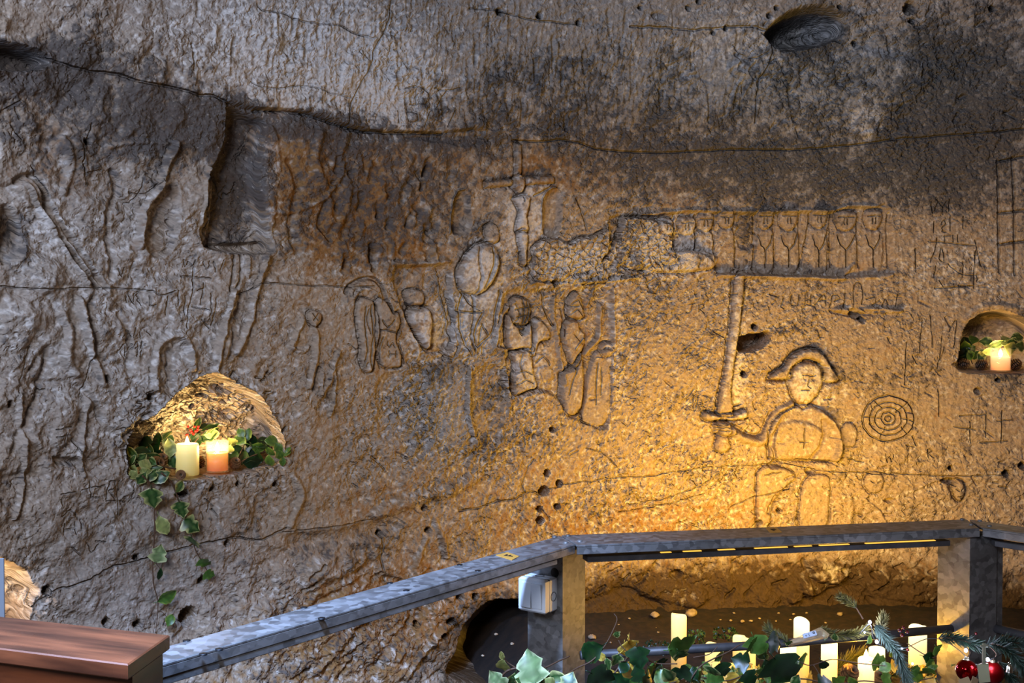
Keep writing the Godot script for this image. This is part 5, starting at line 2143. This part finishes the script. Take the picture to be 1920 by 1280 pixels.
func make_left_niche():
	var cream := glow_material("cream_wax", Color(0.75, 0.68, 0.45), Color(1.0, 0.93, 0.62), Color(0.42, 0.36, 0.16), 1.1)
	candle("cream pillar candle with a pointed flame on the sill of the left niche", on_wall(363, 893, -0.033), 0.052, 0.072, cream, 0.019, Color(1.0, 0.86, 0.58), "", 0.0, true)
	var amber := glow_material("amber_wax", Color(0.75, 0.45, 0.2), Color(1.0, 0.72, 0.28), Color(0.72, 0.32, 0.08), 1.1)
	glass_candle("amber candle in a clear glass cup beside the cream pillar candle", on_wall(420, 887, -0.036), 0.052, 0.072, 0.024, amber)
	# greenery on the sill
	var root := thing("foliage_sprig", "variegated broad-leaved sprig spilling over the left end of the niche sill", "sprig", on_wall(300, 885, -0.03))
	stem(root, path_wall("335,880 305,875 270,870 250,880", -0.015), 0.002, 0.001)
	stem(root, path_wall("310,878 285,895 268,905", -0.01), 0.0018, 0.001)
	leaves_wall(root, ["V,255,850,26,-40,-0.02", "V,268,862,26,60,-0.015", "C,252,882,24,200,-0.005", "V,262,897,28,215,0.008", "C,248,890,22,150,0.006", "V,283,890,28,30,0.004", "V,296,893,34,60,0.010", "C,276,872,28,110,-0.008", "V,290,866,24,-60,-0.015", "D,262,870,28,-90,-0.025", "D,280,850,34,80,-0.035", "L,300,858,34,120,-0.03", "D,250,868,26,20,-0.03", "C,272,884,22,100,0.0", "L,290,880,38,70,-0.012", "D,305,870,30,40,-0.04", "V,252,862,20,10,-0.012"])
	root = thing("foliage_sprig", "dark glossy sprig with one pale-rimmed leaf standing left of the cream candle", "sprig", on_wall(330, 885, -0.07))
	stem(root, path_wall("330,886 325,860 335,825", -0.06), 0.0018, 0.001)
	leaves_wall(root, ["V,334,818,24,10,-0.06", "C,332,842,34,0,-0.035", "D,312,840,40,-40,-0.07", "D,322,830,32,-20,-0.08", "L,303,848,40,-60,-0.06", "D,345,832,28,40,-0.085", "D,318,862,34,200,-0.06", "V,338,868,30,170,-0.04", "D,300,835,34,-80,-0.08"])
	root = thing("berry_sprig", "sprig with red berries and narrow leaves between the two candles", "sprig", on_wall(392, 880, -0.09))
	stem(root, path_wall("392,880 388,840 380,815 401,792", -0.08), 0.0016, 0.001)
	stem(root, path_wall("386,832 370,818 366,812", -0.08), 0.001, 0.0008)
	stem(root, path_wall("388,838 410,812 432,802", -0.075), 0.0014, 0.001)
	leaves_wall(root, ["L,395,800,34,35,-0.075", "l,418,806,36,75,-0.07", "l,412,802,30,50,-0.08", "D,392,830,30,160,-0.075", "V,412,822,34,60,-0.065", "D,398,828,30,100,-0.08", "C,418,818,28,85,-0.06", "D,384,838,24,-150,-0.085", "D,390,860,40,185,-0.09", "L,424,812,30,95,-0.06"])
	var red := plain("berry_red", Color(0.62, 0.07, 0.04), 0.25)
	for q in ["376,804", "388,804", "395,804", "392,812", "383,815", "386,818", "390,813", "394,809", "374,820", "381,811"]:
		var c: PackedStringArray = q.split(",")
		var st := begin()
		var prof := PackedVector2Array()
		for k in 7: prof.append(Vector2(maxf(sin(PI * k / 6.0), 0.02) * 0.0032, -cos(PI * k / 6.0) * 0.0032))
		lathe(st, prof, 10)
		var b := obj("berry", st, red, root)
		b.position = on_wall(c[0].to_float(), c[1].to_float(), -0.068) - root.position
	root = thing("foliage_sprig", "green broad-leaved sprig filling the right end of the niche sill", "sprig", on_wall(470, 878, -0.06))
	stem(root, path_wall("448,878 475,862 505,850 535,845", -0.035), 0.002, 0.001)
	stem(root, path_wall("460,872 475,840 482,820", -0.055), 0.0016, 0.001)
	leaves_wall(root, ["C,452,835,32,150,-0.05", "M,480,818,26,10,-0.05", "M,468,828,30,-60,-0.055", "D,488,832,34,150,-0.05", "D,478,842,34,-100,-0.06", "M,498,842,30,120,-0.04", "D,508,832,34,60,-0.04", "M,518,828,30,90,-0.02", "M,524,840,24,150,-0.005", "M,510,848,26,170,-0.01", "D,495,858,30,200,-0.03", "D,470,862,38,-70,-0.05", "M,505,865,26,180,0.0", "D,455,860,36,-20,-0.06", "M,522,852,22,140,0.008", "M,533,848,18,60,0.01", "M,526,864,18,180,0.012", "D,484,870,36,100,-0.03", "C,446,848,26,190,-0.05", "D,462,850,34,40,-0.065", "D,490,848,34,80,-0.055", "M,470,815,22,-30,-0.055", "M,536,842,14,20,0.012"])
	pine_cone("small dark pine cone at the foot of the cream candle", on_wall(339, 890, 0.0), 0.024, Vector3(0.3, 0.2, 1))
	pine_cone("brown pine cone lying under the variegated leaves at the left of the sill", on_wall(302, 872, -0.03), 0.036, Vector3(1, 0.3, 0.4))
	pine_cone("half hidden pine cone behind the sprig left of the cream candle", on_wall(318, 868, -0.05), 0.034, Vector3(0.6, 0.7, 0.4))
	pine_cone("pine cone on the sill right of the glass cup", on_wall(452, 872, -0.035), 0.03, Vector3(0.4, 0.6, 0.6))
	pine_cone("pine cone squeezed between the two niche candles", on_wall(392, 872, -0.055), 0.03, Vector3(-0.3, 1.0, 0.3))
	# two ivy strands hanging from the sill
	root = thing("ivy_strand", "longer thin ivy strand hanging straight down from the niche sill", "ivy", on_wall(272, 905, 0.012))
	stem(root, path_wall("262,890 276,905 283,930 286,980 284,1020 282,1060 284,1095 291,1120 291,1150 287,1185", 0.012), 0.0020, 0.0008)
	stem(root, path_wall("284,1050 292,1060 296,1066", 0.014), 0.0008, 0.0006)
	stem(root, path_wall("292,1142 302,1147 308,1156", 0.014), 0.0008, 0.0006)
	leaves_wall(root, ["v,278,934,38,175,0.022", "C,297,983,38,160,0.022", "p,291,1033,32,25,0.02", "l,293,1075,26,190,0.018", "M,306,1115,36,75,0.022", "M,312,1158,24,25,0.02"])
	root = thing("ivy_strand", "shorter ivy strand with dark lobed leaves slanting from the niche sill", "ivy", on_wall(312, 900, 0.012))
	stem(root, path_wall("298,885 318,905 332,940 345,970 354,1000 362,1028 374,1050 386,1070 398,1082", 0.012), 0.0022, 0.0008)
	leaves_wall(root, ["V,330,910,24,40,0.02", "v,332,955,32,170,0.022", "v,352,984,34,130,0.022", "v,352,1018,34,200,0.024", "m,378,1053,26,150,0.022", "m,387,1075,22,120,0.02"])


func make_right_niche():
	mats["pink_wax"] = null
	mats.erase("pink_wax")
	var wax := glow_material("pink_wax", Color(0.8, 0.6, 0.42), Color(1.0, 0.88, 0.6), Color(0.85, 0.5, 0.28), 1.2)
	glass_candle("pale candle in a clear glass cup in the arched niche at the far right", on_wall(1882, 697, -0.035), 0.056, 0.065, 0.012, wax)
	var root := thing("foliage_sprig", "pale-rimmed leaves bending over the glass cup in the arched niche", "sprig", on_wall(1890, 690, -0.08))
	stem(root, path_wall("1895,690 1885,660 1860,645", -0.07), 0.0016, 0.001)
	stem(root, path_wall("1895,690 1900,650 1925,640", -0.07), 0.0016, 0.001)
	leaves_wall(root, ["V,1862,641,26,-70,-0.06", "V,1880,648,30,-130,-0.055", "C,1901,638,34,50,-0.06", "V,1912,645,30,100,-0.055", "C,1905,655,36,110,-0.045", "V,1920,632,26,80,-0.06", "C,1858,662,22,-150,-0.05", "V,1852,668,22,-130,-0.06", "C,1858,660,20,-40,-0.05", "V,1925,650,26,100,-0.05"])
	root = thing("foliage_sprig", "dark green leafy sprig in the shadow at the left of the arched niche", "sprig", on_wall(1830, 680, -0.1))
	stem(root, path_wall("1840,685 1830,655 1838,632", -0.09), 0.0016, 0.001)
	leaves_wall(root, ["M,1842,636,26,20,-0.085", "D,1828,645,26,-30,-0.09", "M,1826,652,26,170,-0.085", "D,1836,660,28,60,-0.09", "M,1834,668,22,150,-0.08", "D,1818,662,28,-100,-0.09", "D,1846,668,24,110,-0.09", "D,1820,675,24,200,-0.09"])
	pine_cone("light-tipped pine cone lying at the left of the arched niche", on_wall(1815, 684, -0.05), 0.034, Vector3(1, 0.2, 0.5))
	pine_cone("dark pine cone beside the glass cup in the arched niche", on_wall(1850, 686, -0.06), 0.034, Vector3(0.8, 0.4, 0.5))
	pine_cone("pine cone right of the glass cup at the edge of the photograph", on_wall(1914, 686, -0.06), 0.034, Vector3(0.5, 0.7, 0.5))


func make_candles():
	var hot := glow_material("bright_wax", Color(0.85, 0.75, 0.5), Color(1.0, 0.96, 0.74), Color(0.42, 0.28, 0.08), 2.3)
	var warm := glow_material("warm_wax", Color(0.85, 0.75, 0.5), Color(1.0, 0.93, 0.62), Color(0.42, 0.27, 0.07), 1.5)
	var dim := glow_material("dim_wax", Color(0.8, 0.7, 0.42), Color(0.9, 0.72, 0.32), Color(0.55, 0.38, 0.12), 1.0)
	# centre x, top y, width in the photograph; distance; label
	var list := [
		[1273, 1151, 29, 2.6, warm, "tall glowing candle at the left end of the row on the ledge", 0.05],
		[1336, 1206, 28, 2.45, warm, "short glowing candle with a rounded top behind the pipe", 0.12],
		[1386, 1192, 24, 2.58, warm, "glowing candle touching a slightly lower one behind the pipe", 0.06],
		[1404, 1196, 26, 2.5, warm, "slightly lower glowing candle pressed against its left neighbour", 0.08],
		[1503, 1161, 29, 2.52, hot, "tallest glowing candle with a slanted top behind the battery pouch", 0.05],
		[1478, 1203, 30, 2.4, hot, "glowing candle standing just left of the tallest one", 0.05],
		[1555, 1202, 30, 2.42, hot, "straight pale candle in front of the lit fir twigs below the pipe", 0.05],
		[1624, 1232, 30, 2.36, hot, "nearest candle with a small pointed flame below the pipe", 0.06],
		[1644, 1213, 30, 2.52, hot, "very bright candle right behind the one with the flame", 0.06],
		[1721, 1172, 33, 2.5, hot, "wide glowing candle with a slanted top next to the right post", 0.10],
		[1367, 1244, 23, 2.42, dim, "dim yellow candle low among the ivy leaves", 0.05],
	]
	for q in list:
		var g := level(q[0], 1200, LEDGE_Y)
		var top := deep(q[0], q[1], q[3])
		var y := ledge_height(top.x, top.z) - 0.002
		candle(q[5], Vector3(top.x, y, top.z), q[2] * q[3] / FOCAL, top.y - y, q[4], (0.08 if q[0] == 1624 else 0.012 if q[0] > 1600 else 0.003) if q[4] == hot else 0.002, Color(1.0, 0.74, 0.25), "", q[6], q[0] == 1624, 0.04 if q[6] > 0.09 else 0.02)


func make_garland():
	# big ivy in front of the left post
	var root := thing("ivy_branch", "variegated ivy branch with one big pale leaf in front of the left post", "ivy", deep(940, 1278, 2.0))
	stem(root, path_deep("930,1290,2.0 945,1262,2.0 968,1252,2.0 1000,1250,1.99 1020,1252,2.0 1045,1240,2.02 1068,1230,2.04"), 0.0024, 0.0012)
	stem(root, path_deep("968,1252,2.0 950,1240,2.0 943,1228,2.0"), 0.0014, 0.001)
	stem(root, path_deep("1048,1290,2.02 1065,1265,2.03 1082,1252,2.05 1110,1238,2.06 1133,1212,2.07 1150,1180,2.1 1157,1160,2.12 1151,1150,2.13"), 0.0018, 0.0008)
	leaves_deep(root, ["p,994,1246,64,-20,1.97", "p,930,1272,40,-45,1.96", "C,943,1250,40,190,2.0", "C,941,1230,18,-20,2.0", "V,960,1276,34,200,1.99", "V,985,1280,40,110,1.97", "V,1015,1268,44,60,1.98", "V,1040,1274,46,75,1.96", "v,1065,1278,44,10,1.94", "C,1032,1280,30,120,1.93"])
	leaf(root, "D", deep(1108, 1223, 2.07), 58 * 2.07 / FOCAL, -118, 25, -25, 0.2, 0.25)
	leaf(root, "v", deep(1157, 1191, 2.1), 15 * 2.1 / FOCAL, 160, 0, -10)
	root = thing("ivy_branch", "dark ivy branch with a curled yellow leaf right of the left post", "ivy", deep(1130, 1285, 2.05))
	stem(root, path_deep("1100,1290,2.05 1140,1275,2.06 1165,1245,2.07 1190,1228,2.08 1230,1243,2.08 1270,1244,2.08"), 0.0018, 0.001)
	stem(root, path_deep("1160,1200,2.07 1166,1212,2.07 1175,1222,2.07 1172,1240,2.07"), 0.0012, 0.0008)
	leaves_deep(root, ["d,1132,1270,56,120,2.03", "d,1198,1236,44,170,2.06", "d,1196,1262,34,-20,2.05", "Y,1175,1262,46,200,2.08", "y,1180,1215,36,160,2.1", "V,1140,1246,26,170,2.06", "D,1170,1250,30,30,2.06", "v,1155,1240,26,200,2.06", "d,1218,1270,40,60,2.04", "d,1160,1275,40,-60,2.05", "Y,1128,1231,22,90,2.12", "M,1220,1258,30,140,2.08"])
	leaf(root, "Y", deep(1185, 1206, 2.09), 56 * 2.09 / FOCAL, 78, 10, -45, 0.5, 0.35)
	leaf(root, "Y", deep(1170, 1222, 2.1), 36 * 2.1 / FOCAL, 190, 30, -20, 0.3, 0.3)
	root = thing("ivy_branch", "ivy branch wound along the left half of the thin pipe", "ivy", deep(1290, 1280, 2.06))
	stem(root, path_deep("1285,1290,2.08 1310,1252,2.08 1335,1236,2.09 1365,1222,2.1 1395,1205,2.11 1420,1206,2.11"), 0.0016, 0.001)
	stem(root, path_deep("1300,1232,2.1 1330,1226,2.1 1345,1212,2.1"), 0.001, 0.0008)
	leaves_deep(root, ["m,1285,1211,58,80,2.09", "M,1262,1214,26,200,2.1", "v,1280,1230,32,150,2.08", "d,1386,1238,36,-75,2.08", "m,1420,1212,44,130,2.08", "v,1336,1262,34,190,2.08", "d,1357,1258,34,160,2.08", "d,1274,1264,40,-110,2.06", "V,1254,1268,40,150,2.05", "M,1240,1272,40,-20,2.08", "D,1232,1256,40,40,2.1", "M,1308,1270,30,60,2.1", "V,1350,1232,26,60,2.1", "D,1302,1262,30,-40,2.08", "M,1325,1250,24,-30,2.09", "d,1244,1240,30,120,2.1"])
	root = thing("ivy_branch", "ivy branch with one large dark pointed leaf below the middle of the pipe", "ivy", deep(1450, 1280, 2.04))
	stem(root, path_deep("1418,1212,2.1 1432,1236,2.08 1448,1255,2.07 1465,1285,2.05"), 0.0022, 0.0016)
	stem(root, path_deep("1500,1240,2.08 1520,1247,2.08 1560,1236,2.1 1610,1243,2.12 1660,1248,2.14"), 0.001, 0.0008, "stem")
	stem(root, path_deep("1525,1246,2.08 1535,1262,2.08 1545,1285,2.08"), 0.001, 0.0008)
	leaf(root, "d", deep(1472, 1260, 2.03), 78 * 2.03 / FOCAL, 145, 10, -15, 0.2, 0.2)
	leaves_deep(root, ["m,1424,1214,46,150,2.07", "V,1430,1232,34,190,2.06", "D,1442,1250,40,160,2.06", "M,1508,1238,42,100,2.09", "V,1485,1240,36,70,2.06", "D,1545,1246,28,150,2.1", "d,1552,1278,36,60,2.04", "V,1492,1278,30,40,2.04", "M,1428,1262,34,200,2.06", "V,1565,1195,20,180,2.12", "V,1480,1206,20,120,2.1", "d,1455,1206,40,100,2.1", "M,1548,1192,18,20,2.14"])
	root = thing("ivy_branch", "light green ivy leaves hanging beside the right post", "ivy", deep(1740, 1225, 2.16))
	stem(root, path_deep("1700,1205,2.16 1730,1225,2.15 1752,1232,2.15 1762,1214,2.15"), 0.0012, 0.0008)
	leaves_deep(root, ["m,1758,1224,28,150,2.14", "D,1744,1234,34,110,2.14", "m,1742,1246,22,170,2.14", "C,1788,1248,14,140,2.1", "m,1650,1240,34,100,2.2", "M,1660,1250,28,60,2.18", "M,1632,1198,22,60,2.15", "m,1735,1262,30,200,2.2", "M,1715,1258,28,40,2.22"])
	root = thing("ivy_branch", "tangle of dark and yellow-lit ivy on the ground below the left half of the pipe", "ivy", deep(1220, 1300, 2.2))
	stem(root, path_deep("1120,1290,2.2 1180,1272,2.22 1240,1284,2.22 1300,1268,2.22 1360,1276,2.22 1400,1262,2.22"), 0.0016, 0.001)
	leaves_deep(root, ["y,1150,1268,34,60,2.24", "m,1210,1276,34,110,2.2", "M,1228,1250,26,20,2.24", "y,1262,1278,30,160,2.22", "M,1290,1252,24,60,2.24", "d,1310,1280,34,40,2.18", "m,1345,1270,34,120,2.2", "y,1372,1274,28,200,2.22", "M,1392,1252,26,30,2.24", "d,1408,1276,36,150,2.18", "M,1330,1274,26,-60,2.22", "m,1185,1284,34,20,2.18"])
	root = thing("ivy_branch", "tangle of yellow-lit ivy on the ground below the right half of the pipe", "ivy", deep(1600, 1300, 2.2))
	stem(root, path_deep("1430,1284,2.2 1500,1272,2.22 1560,1282,2.22 1620,1276,2.2 1680,1282,2.22 1750,1270,2.22"), 0.0016, 0.001)
	leaves_deep(root, ["M,1440,1268,28,20,2.24", "y,1522,1276,30,110,2.24", "m,1575,1276,28,60,2.22", "M,1600,1280,28,140,2.2", "m,1662,1264,30,30,2.2", "y,1680,1246,24,80,2.26", "M,1700,1276,30,200,2.22", "m,1722,1268,30,120,2.22", "y,1744,1276,26,40,2.24", "M,1675,1228,22,150,2.26", "m,1745,1246,22,-40,2.24"])
	# fir and evergreen
	var gold := Color(0.5, 0.45, 0.22)
	var pine := Color(0.16, 0.22, 0.12)
	fir_sprig("fir sprig standing up alone above the garland on a bare stalk", path_deep("1618,1160,2.2 1612,1150,2.2 1604,1138,2.2 1592,1128,2.2 1578,1120,2.2"), 260, 0.018, pine, gold, 0.9, "", 0.45)
	fir_sprig("golden lit fir tuft above the pipe left of the tallest candle", path_deep("1478,1204,2.2 1462,1194,2.22 1446,1185,2.24 1440,1176,2.25"), 260, 0.018, pine, gold, 0.7)
	fir_sprig("long fir sprig lying along the pipe right of the battery pouch", path_deep("1530,1182,2.2 1545,1184,2.2 1575,1190,2.19 1600,1188,2.18 1622,1182,2.18"), 420, 0.019, pine, gold, 0.8)
	fir_sprig("blue-green fir sprig with tips painted pale as lit white by a small lamp", path_deep("1640,1170,2.1 1652,1186,2.1 1668,1205,2.09 1682,1222,2.08 1692,1250,2.08 1700,1272,2.08"), 520, 0.024, Color(0.2, 0.29, 0.25), Color(0.42, 0.5, 0.46), 0.9)  # pale tips hold the white light of the small lamp as colour
	fir_sprig("upright fir tuft behind the bright white garland lamp", path_deep("1648,1200,2.14 1650,1180,2.15 1656,1160,2.16"), 260, 0.02, pine, Color(0.55, 0.5, 0.3), 0.9)
	fir_sprig("dark fir sprig crossing in front of the right post", path_deep("1760,1196,2.1 1785,1196,2.08 1812,1203,2.06 1838,1212,2.05"), 380, 0.024, Color(0.07, 0.13, 0.09), Color(0.16, 0.24, 0.18), 1.0)
	fir_sprig("dark fir sprig drooping right of the red baubles", path_deep("1860,1205,2.02 1885,1215,1.99 1905,1235,1.97 1925,1262,1.95"), 420, 0.026, Color(0.06, 0.11, 0.08), Color(0.15, 0.22, 0.17), 1.0)
	fir_sprig("dark fir sprig reaching the right edge above the silver bell", path_deep("1850,1210,2.03 1880,1203,2.01 1910,1205,1.98 1935,1212,1.96"), 320, 0.024, Color(0.07, 0.12, 0.09), Color(0.2, 0.27, 0.22), 1.0)
	fir_sprig("dark fir tip at the bottom right corner below the silver bell", path_deep("1872,1240,2.0 1890,1262,1.98 1905,1290,1.97"), 300, 0.024, Color(0.06, 0.11, 0.08), Color(0.15, 0.22, 0.16), 1.0)
	fir_sprig("fir twigs lit gold on the ground between the straight candle and the flame candle", path_deep("1560,1262,2.5 1580,1245,2.5 1600,1232,2.5 1612,1228,2.5"), 360, 0.03, Color(0.26, 0.3, 0.1), Color(0.5, 0.46, 0.16), 0.8)
	fir_sprig("fir twigs lit gold on the ground below the right half of the pipe", path_deep("1655,1275,2.4 1675,1262,2.42 1700,1258,2.44 1725,1262,2.45 1745,1270,2.45"), 380, 0.028, Color(0.26, 0.3, 0.1), Color(0.5, 0.46, 0.16), 0.8)
	small_leaf_clump("small-leaved evergreen twig right of the tall left candle", deep(1306, 1194, 2.62), Vector3(0.022, 0.02, 0.02), 70, 0.008, "DM")
	small_leaf_clump("small-leaved evergreen twig behind the pair of touching candles", deep(1360, 1188, 2.66), Vector3(0.03, 0.018, 0.02), 80, 0.008, "DM")
	small_leaf_clump("dark mossy twig on the ground left of the tall left candle", deep(1232, 1214, 2.6), Vector3(0.035, 0.018, 0.02), 80, 0.007, "D")
	small_leaf_clump("yellow-green twig on the ground below the pair of touching candles", deep(1400, 1265, 2.38), Vector3(0.04, 0.022, 0.02), 60, 0.014, "MCY")
	small_leaf_clump("yellow-green twig on the ground left of the dim yellow candle", deep(1325, 1272, 2.36), Vector3(0.03, 0.02, 0.02), 40, 0.014, "MCY")
	small_leaf_clump("yellow-green twig at the foot of the right post", deep(1738, 1268, 2.36), Vector3(0.025, 0.02, 0.02), 40, 0.014, "MY")
	pine_cone("opened pine cone on the ground between the straight candle and the flame candle", deep(1592, 1262, 2.36), 0.04, Vector3(0.3, 0.6, 0.7))
	pine_cone("pine cone on the ground left of the dim yellow candle", deep(1300, 1278, 2.36), 0.035, Vector3(0.6, 0.5, 0.4))
	pine_cone("pine cone half out of view right of the flame candle", deep(1655, 1272, 2.36), 0.04, Vector3(-0.4, 0.6, 0.6))
	# a red apple-brown round thing and dead leaf on the ground
	make_baubles()
	make_small_lamps()


func ball(st: SurfaceTool, r: float):
	var prof := PackedVector2Array()
	for k in 17: prof.append(Vector2(maxf(sin(PI * k / 16.0), 0.003) * r, -cos(PI * k / 16.0) * r))
	lathe(st, prof, 28)


func make_baubles():
	var shine := plain("bauble_red", Color(0.5, 0.01, 0.02), 0.06, 0.9)
	var satin := plain("bauble_satin", Color(0.5, 0.015, 0.03), 0.3, 0.8)
	for q in [[1812, 1256, 20.0, 1.98, shine, "shiny red glass bauble hanging at the left of the pair"], [1861, 1261, 21.0, 1.97, satin, "satin red bauble hanging behind the small paper tag"]]:
		var c := deep(q[0], q[1], q[3])
		var r: float = q[2] * q[3] / FOCAL
		var root := thing("bauble", q[5], "bauble", c)
		var st := begin()
		ball(st, r)
		obj("globe", st, q[4], root)
		st = begin()
		lathe(st, PackedVector2Array([Vector2(r * 0.24, r * 0.93), Vector2(r * 0.24, r * 1.16), Vector2(r * 0.18, r * 1.2), Vector2(0.0005, r * 1.2)]), 14)
		obj("cap", st, plain("bauble_cap", Color(0.6, 0.55, 0.45), 0.3, 0.8), root)
		stem(root, PackedVector3Array([c + Vector3(0, r * 1.15, 0), c + Vector3(0.006, r * 1.7, 0), c + Vector3(-0.004, r * 2.3, -0.004)]), 0.0006, 0.0006, "stem", "thread")
	# red berries on the garland, above the pipe and at the right
	for q in ["1687,1181,8", "1694,1176,7", "1701,1184,7", "1691,1190,7", "1702,1218,6", "1830,1187,5"]:
		var s: PackedStringArray = q.split(",")
		var st := begin()
		var p := deep(s[0].to_float(), s[1].to_float(), 2.13 if s[0].to_float() < 1800 else 2.04)
		ball(st, s[2].to_float() * 0.5 * 2.1 / FOCAL)
		var o := obj("garland_berry", st, plain("berry_dark", Color(0.3, 0.02, 0.03), 0.2))
		o.position = p
		var x := s[0].to_float()
		if x > 1800: tag(o, "single dark red berry in the dark fir in front of the right post", "berry")
		elif x > 1701.5: tag(o, "single dark red berry hanging just below the pipe beside the wide candle", "berry")
		else: tag(o, "dark red shiny berry in the small cluster above the pipe left of the wide candle", "berry", "cluster of dark red berries above the pipe")
	# paper tag on a wooden peg
	var p := deep(1845, 1225, 1.945)
	var root := thing("paper_tag", "small cream paper tag on a wooden peg between the red baubles", "tag", p)
	var st := begin()
	box(st, Vector3(-0.0005, -0.0335, 0.001), Vector3(0.019, 0.033, 0.0015), 0.0004, Basis(Vector3.BACK, 0.12))
	obj("paper", st, plain("tag_paper", Color(0.62, 0.62, 0.5), 0.8), root)
	st = begin()
	box(st, Vector3(0, 0.0, 0), Vector3(0.0052, 0.036, 0.004), 0.0006)
	obj("peg", st, plain("tag_wood", Color(0.5, 0.5, 0.42), 0.7), root)
	st = begin()
	box(st, Vector3(0, 0.0135, 0.001), Vector3(0.013, 0.0035, 0.003), 0.0006)
	obj("cross_peg", st, mats["tag_wood"], root)
	# folded card under the left bauble
	p = deep(1818, 1279, 1.94)
	root = thing("folded_card", "small beige folded card under the shiny red bauble", "card", p)
	st = begin()
	box(st, Vector3(0.006, 0, 0.004), Vector3(0.019, 0.02, 0.001), 0.0003, Basis(Vector3.UP, 0.6) * Basis(Vector3.BACK, -0.5))
	obj("card_half", st, plain("card_beige", Color(0.62, 0.52, 0.38), 0.8), root)
	st = begin()
	box(st, Vector3(-0.008, -0.001, 0.004), Vector3(0.019, 0.02, 0.001), 0.0003, Basis(Vector3.UP, -0.6) * Basis(Vector3.BACK, 0.5))
	obj("card_half", st, mats["card_beige"], root)
	# silver bell
	p = deep(1893, 1252, 1.93)
	root = thing("silver_bell", "tiny silver bell hanging in the dark fir at the right edge", "bell", p)
	st = begin()
	lathe(st, PackedVector2Array([Vector2(0.0065, -0.007), Vector2(0.0055, -0.004), Vector2(0.0042, 0.003), Vector2(0.0022, 0.006), Vector2(0.0004, 0.0065)]), 16)
	obj("bell_cup", st, plain("silver", Color(0.85, 0.84, 0.8), 0.15, 1.0), root)
	st = begin()
	tube(st, PackedVector3Array([Vector3(0, 0.006, 0), Vector3(0.002, 0.009, 0), Vector3(0, 0.012, 0), Vector3(-0.002, 0.009, 0), Vector3(0, 0.006, 0)]), PackedFloat32Array([0.0005]), 5)
	obj("loop", st, mats["silver"], root)


func make_small_lamps():
	for q in [[1631, 1166, 2.15, 0.006, "bright white garland lamp beside the bare fir stalk", 5.0], [1644, 1203, 2.07, 0.006, "bright white garland lamp in the pale-tipped fir sprig", 5.0], [1621, 1185, 2.15, 0.003, "small white garland lamp above the pipe left of the pale-tipped fir", 4.0], [1691, 1215, 2.12, 0.003, "small white garland lamp below the pipe near the right post", 4.0], [1711, 1244, 2.14, 0.003, "lowest white garland lamp beside the right post", 4.0], [1811, 1219, 2.03, 0.006, "white garland lamp above the shiny red bauble", 5.0], [1852, 1236, 1.95, 0.006, "white garland lamp between the paper tag and the satin bauble", 4.0]]:
		var root := thing("garland_lamp", q[4], "lamp", deep(q[0], q[1], q[2]))
		bulb(root, 0.0032 if q[3] > 0.0055 else 0.002, Color(0.82, 0.86, 1.0), q[5], q[3])
	# the wire that joins them
	var root := thing("lamp_wire", "thin dark wire of the white garland lamps slung from the pipe across the right post", "wire", deep(1631, 1170, 2.14))
	stem(root, path_deep("1610,1190,2.16 1631,1170,2.14 1644,1205,2.08 1690,1216,2.12 1735,1198,2.12 1768,1200,2.1 1800,1220,2.06 1828,1245,2.02 1852,1238,1.96 1880,1225,1.99"), 0.0009, 0.0009, "grey_plastic", "cable")
	# battery pouch lying on the pipe
	var p := deep(1518, 1194, 2.12)
	root = thing("battery_pouch", "clear battery pouch with a white switch unit resting on the pipe", "battery case", p)
	root.rotation = Vector3(-0.5, 0, 0.26)
	var st := begin()
	var lo := PackedVector3Array([Vector3(-0.041, -0.006, 0.012), Vector3(0.035, -0.008, 0.012), Vector3(0.035, -0.008, -0.012), Vector3(-0.041, -0.006, -0.012)])
	var hi := PackedVector3Array([Vector3(-0.041, 0.002, 0.009), Vector3(0.024, 0.012, 0.009), Vector3(0.024, 0.012, -0.009), Vector3(-0.041, 0.002, -0.009)])
	prism(st, lo, hi, 0.002)
	var g := plain("clear_plastic", Color(0.92, 0.8, 0.62, 0.32), 0.2)
	g.transparency = BaseMaterial3D.TRANSPARENCY_ALPHA
	obj("pouch", st, g, root)
	st = begin()
	box(st, Vector3(-0.002, 0.0025, 0.0125), Vector3(0.026, 0.0095, 0.004), 0.001)
	obj("switch_unit", st, plain("unit_white", Color(0.78, 0.82, 0.88), 0.4), root)
	for q in [[0.006, 0.0035, 0.0022], [-0.004, 0.0035, 0.0008], [-0.01, 0.002, 0.001], [-0.004, 0.0005, 0.0006]]:
		st = begin()
		lathe(st, PackedVector2Array([Vector2(q[2], 0.0), Vector2(q[2], 0.0006), Vector2(q[2] * 0.55, 0.0007), Vector2(q[2] * 0.5, 0.0003)]), 14, Transform3D(Basis(Vector3.RIGHT, PI / 2), Vector3(q[0], q[1], 0.0146)))
		obj("button", st, mats["grey_plastic"], root)
	st = begin()
	box(st, Vector3(0.018, 0.001, 0.0), Vector3(0.012, 0.01, 0.009), 0.002)
	obj("battery", st, mats["dull_steel"], root)
